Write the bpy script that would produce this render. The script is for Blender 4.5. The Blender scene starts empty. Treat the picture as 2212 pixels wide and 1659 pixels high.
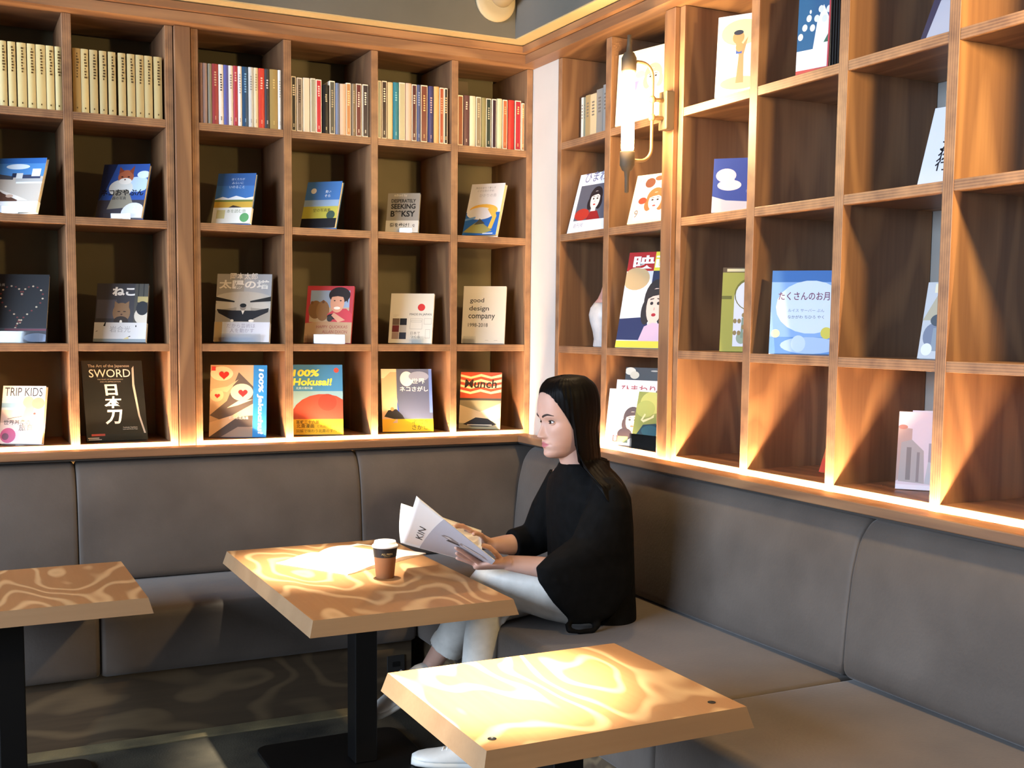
import bpy, math, random
from mathutils import Vector, Matrix, Euler
R = math.radians
SC = bpy.context.scene
COL = SC.collection
random.seed(7)

# ------------------------------------------------------------------ camera
def make_camera():
    yaw, pitch, roll = 0.460849935, 0.0878300222, 0.0101060832
    F = Vector((math.sin(yaw)*math.cos(pitch), math.cos(yaw)*math.cos(pitch), -math.sin(pitch)))
    Rt = Vector((math.cos(yaw), -math.sin(yaw), 0))
    U = Rt.cross(F)
    R2 = Rt*math.cos(roll) + U*math.sin(roll)
    U2 = U*math.cos(roll) - Rt*math.sin(roll)
    cd = bpy.data.cameras.new('camera'); cam = bpy.data.objects.new('camera', cd); COL.objects.link(cam)
    m = Matrix(((R2.x, U2.x, -F.x, -2.26661), (R2.y, U2.y, -F.y, -4.4), (R2.z, U2.z, -F.z, 1.375), (0, 0, 0, 1)))
    cam.matrix_world = m
    cd.sensor_width = 36; cd.sensor_fit = 'HORIZONTAL'; cd.lens = 2476.63/2212*36
    cd.shift_y = 95/2212; cd.clip_start = .05
    SC.camera = cam
make_camera()

# ------------------------------------------------------------------ world, lights, exposure
SC.view_settings.view_transform = 'Standard'
SC.view_settings.look = 'None'
SC.view_settings.exposure = 0.6
SC.view_settings.gamma = 1
SC.view_settings.use_curve_mapping = False
W = bpy.data.worlds.new('world'); SC.world = W; W.use_nodes = True
W.node_tree.nodes['Background'].inputs[0].default_value = (.85, .8, .78, 1)
W.node_tree.nodes['Background'].inputs[1].default_value = 0.10

def light(name, kind, loc, target, energy, color, **kw):
    l = bpy.data.lights.new(name, kind); l.energy = energy; l.color = color
    for k, v in kw.items(): setattr(l, k, v)
    o = bpy.data.objects.new(name, l); COL.objects.link(o); o.location = loc
    if target is not None:
        o.rotation_euler = (Vector(target)-Vector(loc)).to_track_quat('-Z', 'Y').to_euler()
    return o
WARM = (1, .72, .42)
light('window_daylight', 'AREA', (-6.2, -2.5, 2.05), (0, -2.1, 1.2), 430, (.64, .79, 1), shape='RECTANGLE', size=4.6, size_y=1.8)
light('spot_over_table', 'SPOT', (-1.10, -.80, 2.75), (-1.20, -.88, .6), 900, (1, .90, .72), spot_size=R(21), spot_blend=1.0, shadow_soft_size=.035)
light('spot_over_near_table', 'SPOT', (-1.20, -2.10, 2.75), (-1.25, -2.19, .6), 1700, (1, .90, .72), spot_size=R(22), spot_blend=1.0, shadow_soft_size=.035)
light('sconce_right', 'POINT', (-.20, -3.05, 2.12), None, 60, (1, .70, .30), shadow_soft_size=.05)

# ------------------------------------------------------------------ materials
def new_mat(name):
    m = bpy.data.materials.new(name); m.use_nodes = True
    nt = m.node_tree; b = nt.nodes['Principled BSDF']
    return m, nt, b
def N(nt, t, **kw):
    n = nt.nodes.new(t)
    for k, v in kw.items():
        if k.startswith('i_'): n.inputs[int(k[2:])].default_value = v
        else: setattr(n, k, v)
    return n
def hexc(h):
    c = [int(h[i:i+2], 16)/255 for i in (0, 2, 4)]
    return tuple(x/12.92 if x <= .04045 else ((x+.055)/1.055)**2.4 for x in c) + (1,)
_pl = {}
def plain(h, rough=.6, metal=0, spec=.5, name=None):
    k = (h, rough, metal, spec)
    if k not in _pl:
        m, nt, b = new_mat(name or 'paint_'+h)
        b.inputs['Base Color'].default_value = hexc(h); b.inputs['Roughness'].default_value = rough
        b.inputs['Metallic'].default_value = metal; b.inputs['Specular IOR Level'].default_value = spec
        no = N(nt, 'ShaderNodeTexNoise'); no.inputs['Scale'].default_value = 60
        bp = N(nt, 'ShaderNodeBump'); bp.inputs['Strength'].default_value = .04
        nt.links.new(no.outputs[0], bp.inputs['Height']); nt.links.new(bp.outputs[0], b.inputs['Normal'])
        _pl[k] = m
    return _pl[k]
def ink(h):
    return plain(h, .42, 0, .4)
def wood(name, dark, light_, axis='X', scale=1.0, rings=9, rough=.45, fine=.5, stretch=5.0, lo=-.2):
    """rotary-cut plywood: contour bands of a stretched noise, plus fine fibre streaks and a few knots"""
    m, nt, b = new_mat(name)
    L = nt.links.new
    tc = N(nt, 'ShaderNodeTexCoord'); mp = N(nt, 'ShaderNodeMapping')
    oi = N(nt, 'ShaderNodeObjectInfo')
    s = [1, 1, 1]; s['XYZ'.index(axis)] = 1/stretch
    mp.inputs['Scale'].default_value = [v*scale for v in s]
    L(tc.outputs['Object'], mp.inputs[0])
    ad = N(nt, 'ShaderNodeVectorMath', operation='MULTIPLY_ADD')
    ad.inputs[1].default_value = (1, 1, 1); L(mp.outputs[0], ad.inputs[0])
    rnd = N(nt, 'ShaderNodeVectorMath', operation='SCALE'); rnd.inputs[0].default_value = (37, 11, 23); L(oi.outputs['Random'], rnd.inputs['Scale'])
    L(rnd.outputs[0], ad.inputs[2])
    n1 = N(nt, 'ShaderNodeTexNoise'); n1.inputs['Scale'].default_value = 3.2; n1.inputs['Detail'].default_value = 2.2; n1.inputs['Roughness'].default_value = .45
    L(ad.outputs[0], n1.inputs[0])
    mu = N(nt, 'ShaderNodeMath', operation='MULTIPLY'); mu.inputs[1].default_value = rings*6.28; L(n1.outputs[0], mu.inputs[0])
    si = N(nt, 'ShaderNodeMath', operation='SINE'); L(mu.outputs[0], si.inputs[0])
    mr = N(nt, 'ShaderNodeMapRange'); mr.inputs[1].default_value = lo; mr.inputs[2].default_value = 1.0; L(si.outputs[0], mr.inputs[0])
    n2 = N(nt, 'ShaderNodeTexNoise'); n2.inputs['Scale'].default_value = 90; n2.inputs['Detail'].default_value = 3
    mp2 = N(nt, 'ShaderNodeMapping'); s2 = [1, 1, 1]; s2['XYZ'.index(axis)] = .03; mp2.inputs['Scale'].default_value = s2
    L(tc.outputs['Object'], mp2.inputs[0]); L(mp2.outputs[0], n2.inputs[0])
    mx = N(nt, 'ShaderNodeMix', data_type='FLOAT'); mx.inputs[0].default_value = fine
    L(mr.outputs[0], mx.inputs[2]); L(n2.outputs[0], mx.inputs[3])
    n3 = N(nt, 'ShaderNodeTexNoise'); n3.inputs['Scale'].default_value = 2.0; L(ad.outputs[0], n3.inputs[0])
    cr = N(nt, 'ShaderNodeValToRGB'); cr.color_ramp.elements[0].color = hexc(dark); cr.color_ramp.elements[1].color = hexc(light_)
    L(mx.outputs[0], cr.inputs[0])
    hs = N(nt, 'ShaderNodeHueSaturation'); L(cr.outputs[0], hs.inputs['Color'])
    mv = N(nt, 'ShaderNodeMapRange'); mv.inputs[1].default_value = .3; mv.inputs[2].default_value = .7; mv.inputs[3].default_value = .82; mv.inputs[4].default_value = 1.15
    L(n3.outputs[0], mv.inputs[0]); L(mv.outputs[0], hs.inputs['Value'])
    # knots
    vo = N(nt, 'ShaderNodeTexVoronoi'); vo.inputs['Scale'].default_value = 2.6; L(ad.outputs[0], vo.inputs[0])
    kn = N(nt, 'ShaderNodeMapRange'); kn.inputs[1].default_value = .022; kn.inputs[2].default_value = .05; kn.inputs[3].default_value = .75; kn.inputs[4].default_value = 0
    L(vo.outputs['Distance'], kn.inputs[0])
    mk = N(nt, 'ShaderNodeMix', data_type='RGBA'); L(kn.outputs[0], mk.inputs[0]); L(hs.outputs[0], mk.inputs[6]); mk.inputs[7].default_value = hexc('3a2416')
    L(mk.outputs[2], b.inputs['Base Color'])
    b.inputs['Roughness'].default_value = rough
    bp = N(nt, 'ShaderNodeBump'); bp.inputs['Strength'].default_value = .08; bp.inputs['Distance'].default_value = .002
    L(n2.outputs[0], bp.inputs['Height']); L(bp.outputs[0], b.inputs['Normal'])
    return m
def ply_edge(name, axis):
    m, nt, b = new_mat(name); L = nt.links.new
    tc = N(nt, 'ShaderNodeTexCoord'); sp = N(nt, 'ShaderNodeSeparateXYZ'); L(tc.outputs['Object'], sp.inputs[0])
    mu = N(nt, 'ShaderNodeMath', operation='MULTIPLY'); mu.inputs[1].default_value = 6.2832/.0075; L(sp.outputs['XYZ'.index(axis)], mu.inputs[0])
    si = N(nt, 'ShaderNodeMath', operation='SINE'); L(mu.outputs[0], si.inputs[0])
    no = N(nt, 'ShaderNodeTexNoise'); no.inputs['Scale'].default_value = 14; no.inputs['Detail'].default_value = 4; L(tc.outputs['Object'], no.inputs[0])
    ad = N(nt, 'ShaderNodeMath', operation='MULTIPLY_ADD'); ad.inputs[1].default_value = .13; L(si.outputs[0], ad.inputs[0]); L(no.outputs[0], ad.inputs[2])
    cr = N(nt, 'ShaderNodeValToRGB'); cr.color_ramp.elements[0].color = hexc('5c4030'); cr.color_ramp.elements[1].color = hexc('a47b56')
    cr.color_ramp.elements[0].position = .15; cr.color_ramp.elements[1].position = .85
    L(ad.outputs[0], cr.inputs[0]); L(cr.outputs[0], b.inputs['Base Color']); b.inputs['Roughness'].default_value = .5
    return m
def noisy(name, c1, c2, scale=6, rough=.7, bump=.1, detail=4, spec=.4, sheen=0):
    m, nt, b = new_mat(name); L = nt.links.new
    tc = N(nt, 'ShaderNodeTexCoord')
    n1 = N(nt, 'ShaderNodeTexNoise'); n1.inputs['Scale'].default_value = scale; n1.inputs['Detail'].default_value = detail
    L(tc.outputs['Object'], n1.inputs[0])
    cr = N(nt, 'ShaderNodeValToRGB'); cr.color_ramp.elements[0].color = hexc(c1); cr.color_ramp.elements[1].color = hexc(c2)
    cr.color_ramp.elements[0].position = .35; cr.color_ramp.elements[1].position = .68
    L(n1.outputs[0], cr.inputs[0]); L(cr.outputs[0], b.inputs['Base Color'])
    b.inputs['Roughness'].default_value = rough; b.inputs['Specular IOR Level'].default_value = spec
    if sheen: b.inputs['Sheen Weight'].default_value = sheen
    n2 = N(nt, 'ShaderNodeTexNoise'); n2.inputs['Scale'].default_value = scale*30; L(tc.outputs['Object'], n2.inputs[0])
    bp = N(nt, 'ShaderNodeBump'); bp.inputs['Strength'].default_value = bump; bp.inputs['Distance'].default_value = .004
    L(n2.outputs[0], bp.inputs['Height']); L(bp.outputs[0], b.inputs['Normal'])
    return m
def emit(name, h, strength):
    m, nt, b = new_mat(name)
    b.inputs['Base Color'].default_value = hexc(h); b.inputs['Emission Color'].default_value = hexc(h); b.inputs['Emission Strength'].default_value = strength
    return m
PLY = '8a5c38'; PLYD = '6e4528'; 
M = dict(
    plyX=wood('plywood_along_x', '6b4a34', '9c7450', 'X'), plyY=wood('plywood_along_y', '6b4a34', '9c7450', 'Y'), plyZ=wood('plywood_upright', '6b4a34', '9c7450', 'Z'),
    table=wood('table_plywood', '98693d', 'c9a373', 'Y', .9, 15, .46, .16, 2.4, .25), tableE=wood('table_edge', '8c6c4c', '9c7c5a', 'X', 1, 5, .5, .6),
    kick=wood('kick_board_plywood', '3d2f20', '66533a', 'X', 1.1, 12, .6, .35, 3.0, .2),
    wallA=noisy('khaki_wall', '6b6248', '746a50', 3, .85, .05), wallB=noisy('grey_wall', '8d8c88', '969590', 3, .85, .05),
    white=noisy('white_wall_paint', 'b4b0aa', 'bcb8b2', 3, .8, .04), soffit=noisy('soffit_grey', '5b5850', '66625a', 2, .9, .06),
    ledge=noisy('beige_plaster', 'b09a70', 'b8a379', 4, .8, .06), floor=noisy('worn_concrete', '2b2924', '4f493c', 5, .5, .25, 8),
    leather=noisy('taupe_suede', '4a413a', '5b5149', 3.5, .62, .12, 6, .35, .15),
    black=plain('0c0c0c', .45), blackmetal=plain('0e0d0d', .38, .3), iron=plain('574a3a', .6, 0, .3), brass=plain('8f7350', .45, .5),
    bulb=emit('lamp_glow', 'ffd79a', 90), led=emit('led_glow', 'ffd6a4', 560), paperedge=plain('e3d8bf', .8, name='page_edges'),
    duct=plain('a89878', .6), frame=plain('2a2826', .5),
)
def clear_plastic():
    m, nt, b = new_mat('clear_acrylic')
    b.inputs['Base Color'].default_value = (1, 1, 1, 1); b.inputs['Roughness'].default_value = .03
    out = nt.nodes['Material Output']
    tr = N(nt, 'ShaderNodeBsdfTransparent'); tr.inputs[0].default_value = (.96, .97, .97, 1)
    gl = N(nt, 'ShaderNodeBsdfGlossy'); gl.inputs['Roughness'].default_value = .04
    fr = N(nt, 'ShaderNodeFresnel'); fr.inputs[0].default_value = 1.5
    mx = N(nt, 'ShaderNodeMixShader')
    nt.links.new(fr.outputs[0], mx.inputs[0]); nt.links.new(tr.outputs[0], mx.inputs[1]); nt.links.new(gl.outputs[0], mx.inputs[2])
    nt.links.new(mx.outputs[0], out.inputs[0]); nt.nodes.remove(b)
    return m
M['clear'] = clear_plastic()
EDGE = {a: ply_edge('plywood_edge_'+a.lower(), a) for a in 'XYZ'}

# ------------------------------------------------------------------ mesh helpers
class MB:
    def __init__(s): s.v = []; s.f = []; s.m = []; s.mats = []; s.sm = []
    def mat(s, m):
        if m not in s.mats: s.mats.append(m)
        return s.mats.index(m)
    def add(s, vs, fs, m, smooth=False):
        k = len(s.v); i = s.mat(m); s.v += [tuple(v) for v in vs]
        for f in fs: s.f.append(tuple(k+a for a in f)); s.m.append(i); s.sm.append(smooth)
        return s
    def box(s, x0, x1, y0, y1, z0, z1, m, c=0.0):
        x0, x1 = sorted((x0, x1)); y0, y1 = sorted((y0, y1)); z0, z1 = sorted((z0, z1))
        if c <= 0:
            vs = [(x, y, z) for z in (z0, z1) for y in (y0, y1) for x in (x0, x1)]
            return s.add(vs, [(0, 2, 3, 1), (4, 5, 7, 6), (0, 1, 5, 4), (2, 6, 7, 3), (0, 4, 6, 2), (1, 3, 7, 5)], m)
        import bmesh
        bm = bmesh.new(); bmesh.ops.create_cube(bm, size=1)
        for v in bm.verts: v.co = Vector((x0+(v.co.x+.5)*(x1-x0), y0+(v.co.y+.5)*(y1-y0), z0+(v.co.z+.5)*(z1-z0)))
        bmesh.ops.bevel(bm, geom=bm.edges[:], offset=c, segments=2, affect='EDGES', profile=.5)
        bm.verts.index_update()
        s.add([v.co[:] for v in bm.verts], [[v.index for v in f.verts] for f in bm.faces], m); bm.free()
        return s
    def loft(s, rings, m, cap=True, closed=True, smooth=True):
        n = len(rings[0]); vs = [p for r in rings for p in r]; fs = []
        for i in range(len(rings)-1):
            for j in range(n if closed else n-1):
                a = i*n+j; b = i*n+(j+1) % n
                fs.append((a, b, b+n, a+n))
        if cap and closed:
            fs.append(tuple(range(n-1, -1, -1))); fs.append(tuple((len(rings)-1)*n+j for j in range(n)))
        return s.add(vs, fs, m, smooth)
    def tube(s, path, r, m, n=12, cap=True):
        path = [Vector(p) for p in path]; rs = r if isinstance(r, (list, tuple)) else [r]*len(path)
        rings = []; up = None
        for i, p in enumerate(path):
            d = (path[min(i+1, len(path)-1)]-path[max(i-1, 0)]).normalized()
            if up is None: up = d.orthogonal().normalized()
            else: up = (up-d*up.dot(d)).normalized()
            w = d.cross(up)
            rings.append([p+up*math.cos(2*math.pi*k/n)*rs[i]+w*math.sin(2*math.pi*k/n)*rs[i] for k in range(n)])
        return s.loft(rings, m, cap)
    def lathe(s, prof, m, c=(0, 0, 0), n=40, cap=True):
        rings = [[(c[0]+r*math.cos(2*math.pi*k/n), c[1]+r*math.sin(2*math.pi*k/n), c[2]+z) for k in range(n)] for r, z in prof]
        return s.loft(rings, m, cap)
    def ball(s, c, r, m, n=14, k=8, sc=(1, 1, 1)):
        rings = []
        for i in range(1, k):
            t = math.pi*i/k
            rings.append([(c[0]+r*sc[0]*math.sin(t)*math.cos(2*math.pi*j/n), c[1]+r*sc[1]*math.sin(t)*math.sin(2*math.pi*j/n), c[2]-r*sc[2]*math.cos(t)) for j in range(n)])
        return s.loft(rings, m)
    def prism(s, poly, z0, z1, m, T=None):
        n = len(poly); vs = [(x, y, z0) for x, y in poly]+[(x, y, z1) for x, y in poly]
        if T: vs = [T(v) for v in vs]
        return s.add(vs, [tuple(range(n-1, -1, -1)), tuple(range(n, 2*n))]+[(i, (i+1) % n, n+(i+1) % n, n+i) for i in range(n)], m)
    def build(s, name, parent=None, bevel=0, sub=0, smooth=None):
        me = bpy.data.meshes.new(name); me.from_pydata(s.v, [], s.f)
        for m in s.mats: me.materials.append(m)
        me.polygons.foreach_set('material_index', s.m)
        me.polygons.foreach_set('use_smooth', [smooth if smooth is not None else q for q in s.sm]); me.update()
        o = bpy.data.objects.new(name, me); COL.objects.link(o)
        if parent: o.parent = parent
        if bevel:
            b = o.modifiers.new('b', 'BEVEL'); b.width = bevel; b.segments = 2; b.limit_method = 'ANGLE'
        if sub:
            b = o.modifiers.new('s', 'SUBSURF'); b.levels = sub; b.render_levels = sub
        return o
def tag(o, label=None, cat=None, group=None, kind=None):
    if label: o['label'] = label
    if cat: o['category'] = cat
    if group: o['group'] = group
    if kind: o['kind'] = kind
    return o
def empty(name, loc, rz=0, label=None, cat=None, group=None):
    o = bpy.data.objects.new(name, None); COL.objects.link(o); o.location = loc; o.rotation_euler = (0, 0, rz)
    o.empty_display_size = .05
    return tag(o, label, cat, group)
def struct(name, mb, **kw):
    return tag(mb.build(name, **kw), kind='structure')

# ------------------------------------------------------------------ setting
ZS = [2.457, 2.091, 1.724, 1.272]        # undersides of top board and shelves 1-3
ZF = .935; TH = .028; DP = .344
struct('floor', MB().box(-5, 1.2, -6, 1.2, -.05, 0, M['floor']))
struct('wall_back', MB().box(-4.2, .6, DP, DP+.12, 0, 3.2, M['wallA']))
struct('wall_right', MB().box(DP, DP+.12, -4.6, DP, 0, 3.2, M['wallB']))
struct('wall_corner_column', MB().box(.002, DP, -.222, .04, .9, 2.457, M['white']))
struct('ceiling', MB().box(-5, 1.2, -6, 1.2, 3.2, 3.25, M['soffit']))
mb = MB(); mb.box(-4.2, DP, -.169, DP, 2.528, 3.2, M['soffit']); struct('wall_soffit_back', mb)
mb = MB(); mb.box(-.169, DP, -4.6, -.169, 2.528, 3.2, M['soffit']); struct('wall_soffit_right', mb)
mb = MB(); mb.box(-4.2, DP, -.166, DP, 2.524, 2.528, M['ledge']); struct('trim_1', mb)
mb = MB(); mb.box(-.166, DP, -4.6, -.166, 2.524, 2.528, M['ledge']); struct('trim_2', mb)
# stepped plywood cornice over both bookcase runs
def cornice(name, wall, label):
    root = empty(name, (-1.5, 0, 2.457) if wall == 'A' else (0, -2, 2.457), 0, label, 'cornice')
    ox, oy, oz = root.location
    for z0, z1, fr in ((2.457, 2.493, .074), (2.495, 2.520, .100)):
        mb = MB()
        if wall == 'A': mb.box(-4.2-ox, (-fr if wall == 'A' else 0)-ox+fr+.3, -fr-oy, .3-oy, z0-oz, z1-oz, M['plyX'])
        else: mb.box(-fr-ox, .3-ox, -4.6-oy, -fr-oy, z0-oz, z1-oz, M['plyY'])
        mb.build('cornice_board', root)
cornice('wooden_cornice', 'A', 'stepped plywood cornice running above the left bookcases')
cornice('wooden_cornice', 'B', 'stepped plywood cornice running above the right bookcases')

# ------------------------------------------------------------------ bookcases
def bookcase(wall, edges, name, label, panel=.028):
    """edges: list of (a0,a1) clear cells along the wall, in order away from the corner (A: -x, B: -y)"""
    lo = min(min(e) for e in edges); hi = max(max(e) for e in edges)
    root = empty(name, ((lo+hi)/2, 0, 0) if wall == 'A' else (0, (lo+hi)/2, 0), 0, label, 'bookcase')
    ox, oy, _ = root.location
    def bx(a0, a1, d0, d1, z0, z1, part, m):
        mb = MB()
        if wall == 'A': mb.box(a0-ox, a1-ox, d0-oy, d1-oy, z0, z1, m, .0012)
        else: mb.box(d0-ox, d1-ox, a0-oy, a1-oy, z0, z1, m, .0012)
        o = mb.build(part, root); ax = 'Z' if part in ('shelf', 'base_board') else 'X' if wall == 'A' else 'Y'
        o.data.materials.append(EDGE[ax]); q = 1 if wall == 'A' else 0
        for p in o.data.polygons:
            if p.normal[q] < -.9: p.material_index = 1
        return o
    es = sorted([tuple(sorted(e)) for e in edges])
    gaps = [(lo-panel, lo)]+[(es[i][1], es[i+1][0]) for i in range(len(es)-1)]+[(hi, hi+panel)]
    for i, (a0, a1) in enumerate(gaps):
        bx(a0, a1, 0, DP-.002, .885, 2.456, 'side_panel' if i in (0, len(gaps)-1) else 'divider', M['plyZ'])
    along = M['plyX'] if wall == 'A' else M['plyY']
    for a0, a1 in es:
        for z in ZS[1:]: bx(a0+.0004, a1-.0004, .001, DP-.003, z, z+TH, 'shelf', along)
        bx(a0+.0004, a1-.0004, .001, DP-.003, ZF-.02, ZF, 'base_board', along)
    return root
A_CELLS = [(-.343, -.026), (-.690, -.372), (-1.040, -.719), (-1.390, -1.071)]
A_CELLS2 = [(-1.829, -1.509), (-2.179, -1.860), (-2.529, -2.210)]
B_CELLS = [(-.256, -.599), (-.638, -.989)]
B_CELLS2 = [(-1.111, -1.468), (-1.506, -1.864), (-1.900, -2.256), (-2.291, -2.648), (-2.685, -3.04)]
bookcase('A', A_CELLS, 'bookcase', 'four column plywood cubby bookcase on left wall beside the corner', .026)
bookcase('A', A_CELLS2, 'bookcase', 'plywood cubby bookcase at far left holding rows of cream volumes')
bookcase('B', B_CELLS, 'bookcase', 'two column plywood bookcase behind the glowing wall lamp', .03)
bookcase('B', B_CELLS2, 'bookcase', 'wide plywood bookcase on right wall with mostly empty cubbies')
def post(wall, a0, a1, label):
    mb = MB()
    if wall == 'A': mb.box(a0, a1, -.018, .1, .885, 2.456, M['plyZ'], .002)
    else: mb.box(-.018, .1, a0, a1, .885, 2.456, M['plyZ'], .002)
    tag(mb.build('wooden_post'), label, 'post')
post('A', -1.478, -1.421, 'upright plywood cover post between the two left bookcases')
post('B', -1.080, -1.020, 'upright plywood post on right wall carrying the lamp')
# ledge with LED channel in front of the lowest cubbies
def ledge(wall, label, led_label):
    mb = MB()
    if wall == 'A': mb.box(-4.2, -.030, -.110, -.030, .893, .921, M['plyX'], .003)
    else: mb.box(-.110, -.030, -4.6, -.111, .893, .921, M['plyY'], .003)
    tag(mb.build('wooden_ledge'), label, 'ledge')
    mb = MB()
    if wall == 'A': mb.box(-4.2, -.045, -.0295, -.0235, .893, .899, M['led'])
    else: mb.box(-.0295, -.0235, -4.6, -.255, .893, .899, M['led'])
    if wall == 'A': mb.box(-4.2, -.030, -.1, -.0005, .886, .8925, M['frame'])
    else: mb.box(-.1, -.0005, -4.6, -.031, .886, .8925, M['frame'])
    tag(mb.build('led_strip'), led_label, 'light strip')
ledge('A', 'narrow plywood ledge along top of the back-wall bench', 'warm glowing light strip under the left bookcases')
ledge('B', 'narrow plywood ledge along top of the right-hand bench', 'warm glowing light strip under the right bookcases')

# ------------------------------------------------------------------ benches
def bench(wall, label, seat_front, seat_cuts, back_cuts):
    root = empty('bench', (-1.5, 0, 0) if wall == 'A' else (0, -2, 0), 0, label, 'bench')
    ox, oy, _ = root.location
    def P(a, d, z):      # along, distance out from the bookcase front, height
        return (a-ox, -d-oy, z) if wall == 'A' else (-d-ox, a-oy, z)
    def extr(prof, a0, a1, part, ins=.0015, rnd=.016):
        a0, a1 = sorted((a0, a1)); mb = MB(); rings = []
        cx = sum(p[0] for p in prof)/len(prof); cz = sum(p[1] for p in prof)/len(prof)
        st = [(a0+ins, .93), (a0+ins+rnd*.3, .975), (a0+ins+rnd, 1.0)]
        n = 10
        mid = [(a0+ins+rnd+(a1-a0-2*ins-2*rnd)*k/n, 1.0+.012*math.sin(math.pi*k/n)) for k in range(1, n)]
        en = [(a1-ins-rnd, 1.0), (a1-ins-rnd*.3, .975), (a1-ins, .93)]
        for a, s in st+mid+en:
            rings.append([P(a, cx+(x-cx)*s, cz+(z-cz)*s) for x, z in prof])
        if wall == 'B': rings = rings[::-1]
        mb.loft(rings, M['leather'])
        o = mb.build(part, root); return o
    def rounded(pts, r=.03):
        out = []
        n = len(pts)
        for i in range(n):
            p = Vector(pts[i]); a = Vector(pts[i-1]); b = Vector(pts[(i+1) % n])
            ra = min(r, (a-p).length*.45, (b-p).length*.45)
            s = p+(a-p).normalized()*ra; e = p+(b-p).normalized()*ra
            for k in range(5):
                t = k/4; out.append(tuple(s*(1-t)**2+p*2*t*(1-t)+e*t*t))
        return out
    seat = rounded([(.03, .450), (.03, .235), (seat_front-.008, .235), (seat_front, .30), (seat_front-.004, .45)], .035)
    back = rounded([(.002, .4545), (.154, .4545), (.145, .60), (.130, .74), (.107, .83), (.07, .880), (.002, .884)], .03)
    cuts = seat_cuts; end0, end1 = seat_cuts[0], seat_cuts[-1]
    for i in range(len(cuts)-1): extr(seat, cuts[i], cuts[i+1], 'seat_cushion')
    cuts = back_cuts
    for i in range(len(cuts)-1): extr(back, cuts[i], cuts[i+1], 'back_cushion')
    mb = MB(); a0, a1 = sorted((end0, end1))
    c = [P(a0, seat_front-.085, 0), P(a1, seat_front-.068, .236)]
    mb.box(c[0][0], c[1][0], c[0][1], c[1][1], 0, .236, M['kick'], .002); mb.build('kick_board', root)
    return root
bench('A', 'brown suede bench along the left back wall under the bookcases', .605, [-4.2, -1.841, -.752], [-4.2, -1.857, -.808, -.004])
bench('B', 'grey-brown suede bench running along the right wall where the woman sits', .750, [-.004, -2.125, -4.4], [-.156, -2.125, -4.4])

# ------------------------------------------------------------------ tables
def table(x0, x1, y0, y1, label, post_c, base, holes=()):
    cx, cy = post_c
    root = empty('cafe_table', (cx, cy, 0), 0, label, 'table', 'low wooden cafe tables')
    mb = MB(); fl = .012
    def rect(a, z): return [(x0-cx-a, y0-cy-a, z), (x1-cx+a, y0-cy-a, z), (x1-cx+a, y1-cy+a, z), (x0-cx-a, y1-cy+a, z)]
    t, b = rect(0, .605), rect(fl, .562)
    vs = b+t
    mb.add(vs, [(4, 5, 6, 7)], M['table']); mb.add(vs, [(3, 2, 1, 0)], M['tableE'])
    for i in range(4): mb.add(vs, [(i, (i+1) % 4, 4+(i+1) % 4, 4+i)], M['tableE'])
    top = mb.build('tabletop', root, bevel=.0018)
    for hx, hy in holes:
        MB().lathe([(0, .0002), (.0075, .0002), (.0078, .0008), (.0085, .0008), (.0085, .0003)], M['black'], (hx-cx, hy-cy, .6052), 20).build('cable_hole', top)
    MB().box(-.036, .036, -.04, .04, .012, .55, M['blackmetal'], .003).build('pedestal', root)
    MB().box(-.16, .16, -.16, .16, .550, .5615, M['blackmetal'], .002).build('mounting_plate', root)
    mb = MB(); bx0, bx1, by0, by1 = base; r = .045; poly = []
    for qx, qy, a in ((bx1-cx-r, by1-cy-r, 0), (bx0-cx+r, by1-cy-r, 90), (bx0-cx+r, by0-cy+r, 180), (bx1-cx-r, by0-cy+r, 270)):
        for k in range(7):
            t_ = R(a+15*k); poly.append((qx+r*math.cos(t_), qy+r*math.sin(t_)))
    mb.prism(poly, 0.0, .012, M['blackmetal']); mb.build('base_plate', root, bevel=.003)
    return root
table(-1.42, -.835, -1.537, -.522, 'long wooden table with paper cup and open magazine on it', (-1.115, -1.04), (-1.40, -.92, -1.28, -.80))
table(-1.400, -.812, -2.564, -2.045, 'nearest wooden table, empty, with two small holes in its top', (-1.10, -2.30), (-1.34, -.86, -2.54, -2.06), [(-1.365, -2.513), (-.862, -2.513)])
table(-2.46, -1.768, -1.104, -.553, 'glossy wooden table at far left cut by the picture edge', (-2.12, -.90), (-2.35, -1.890, -1.13, -.67))

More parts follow.
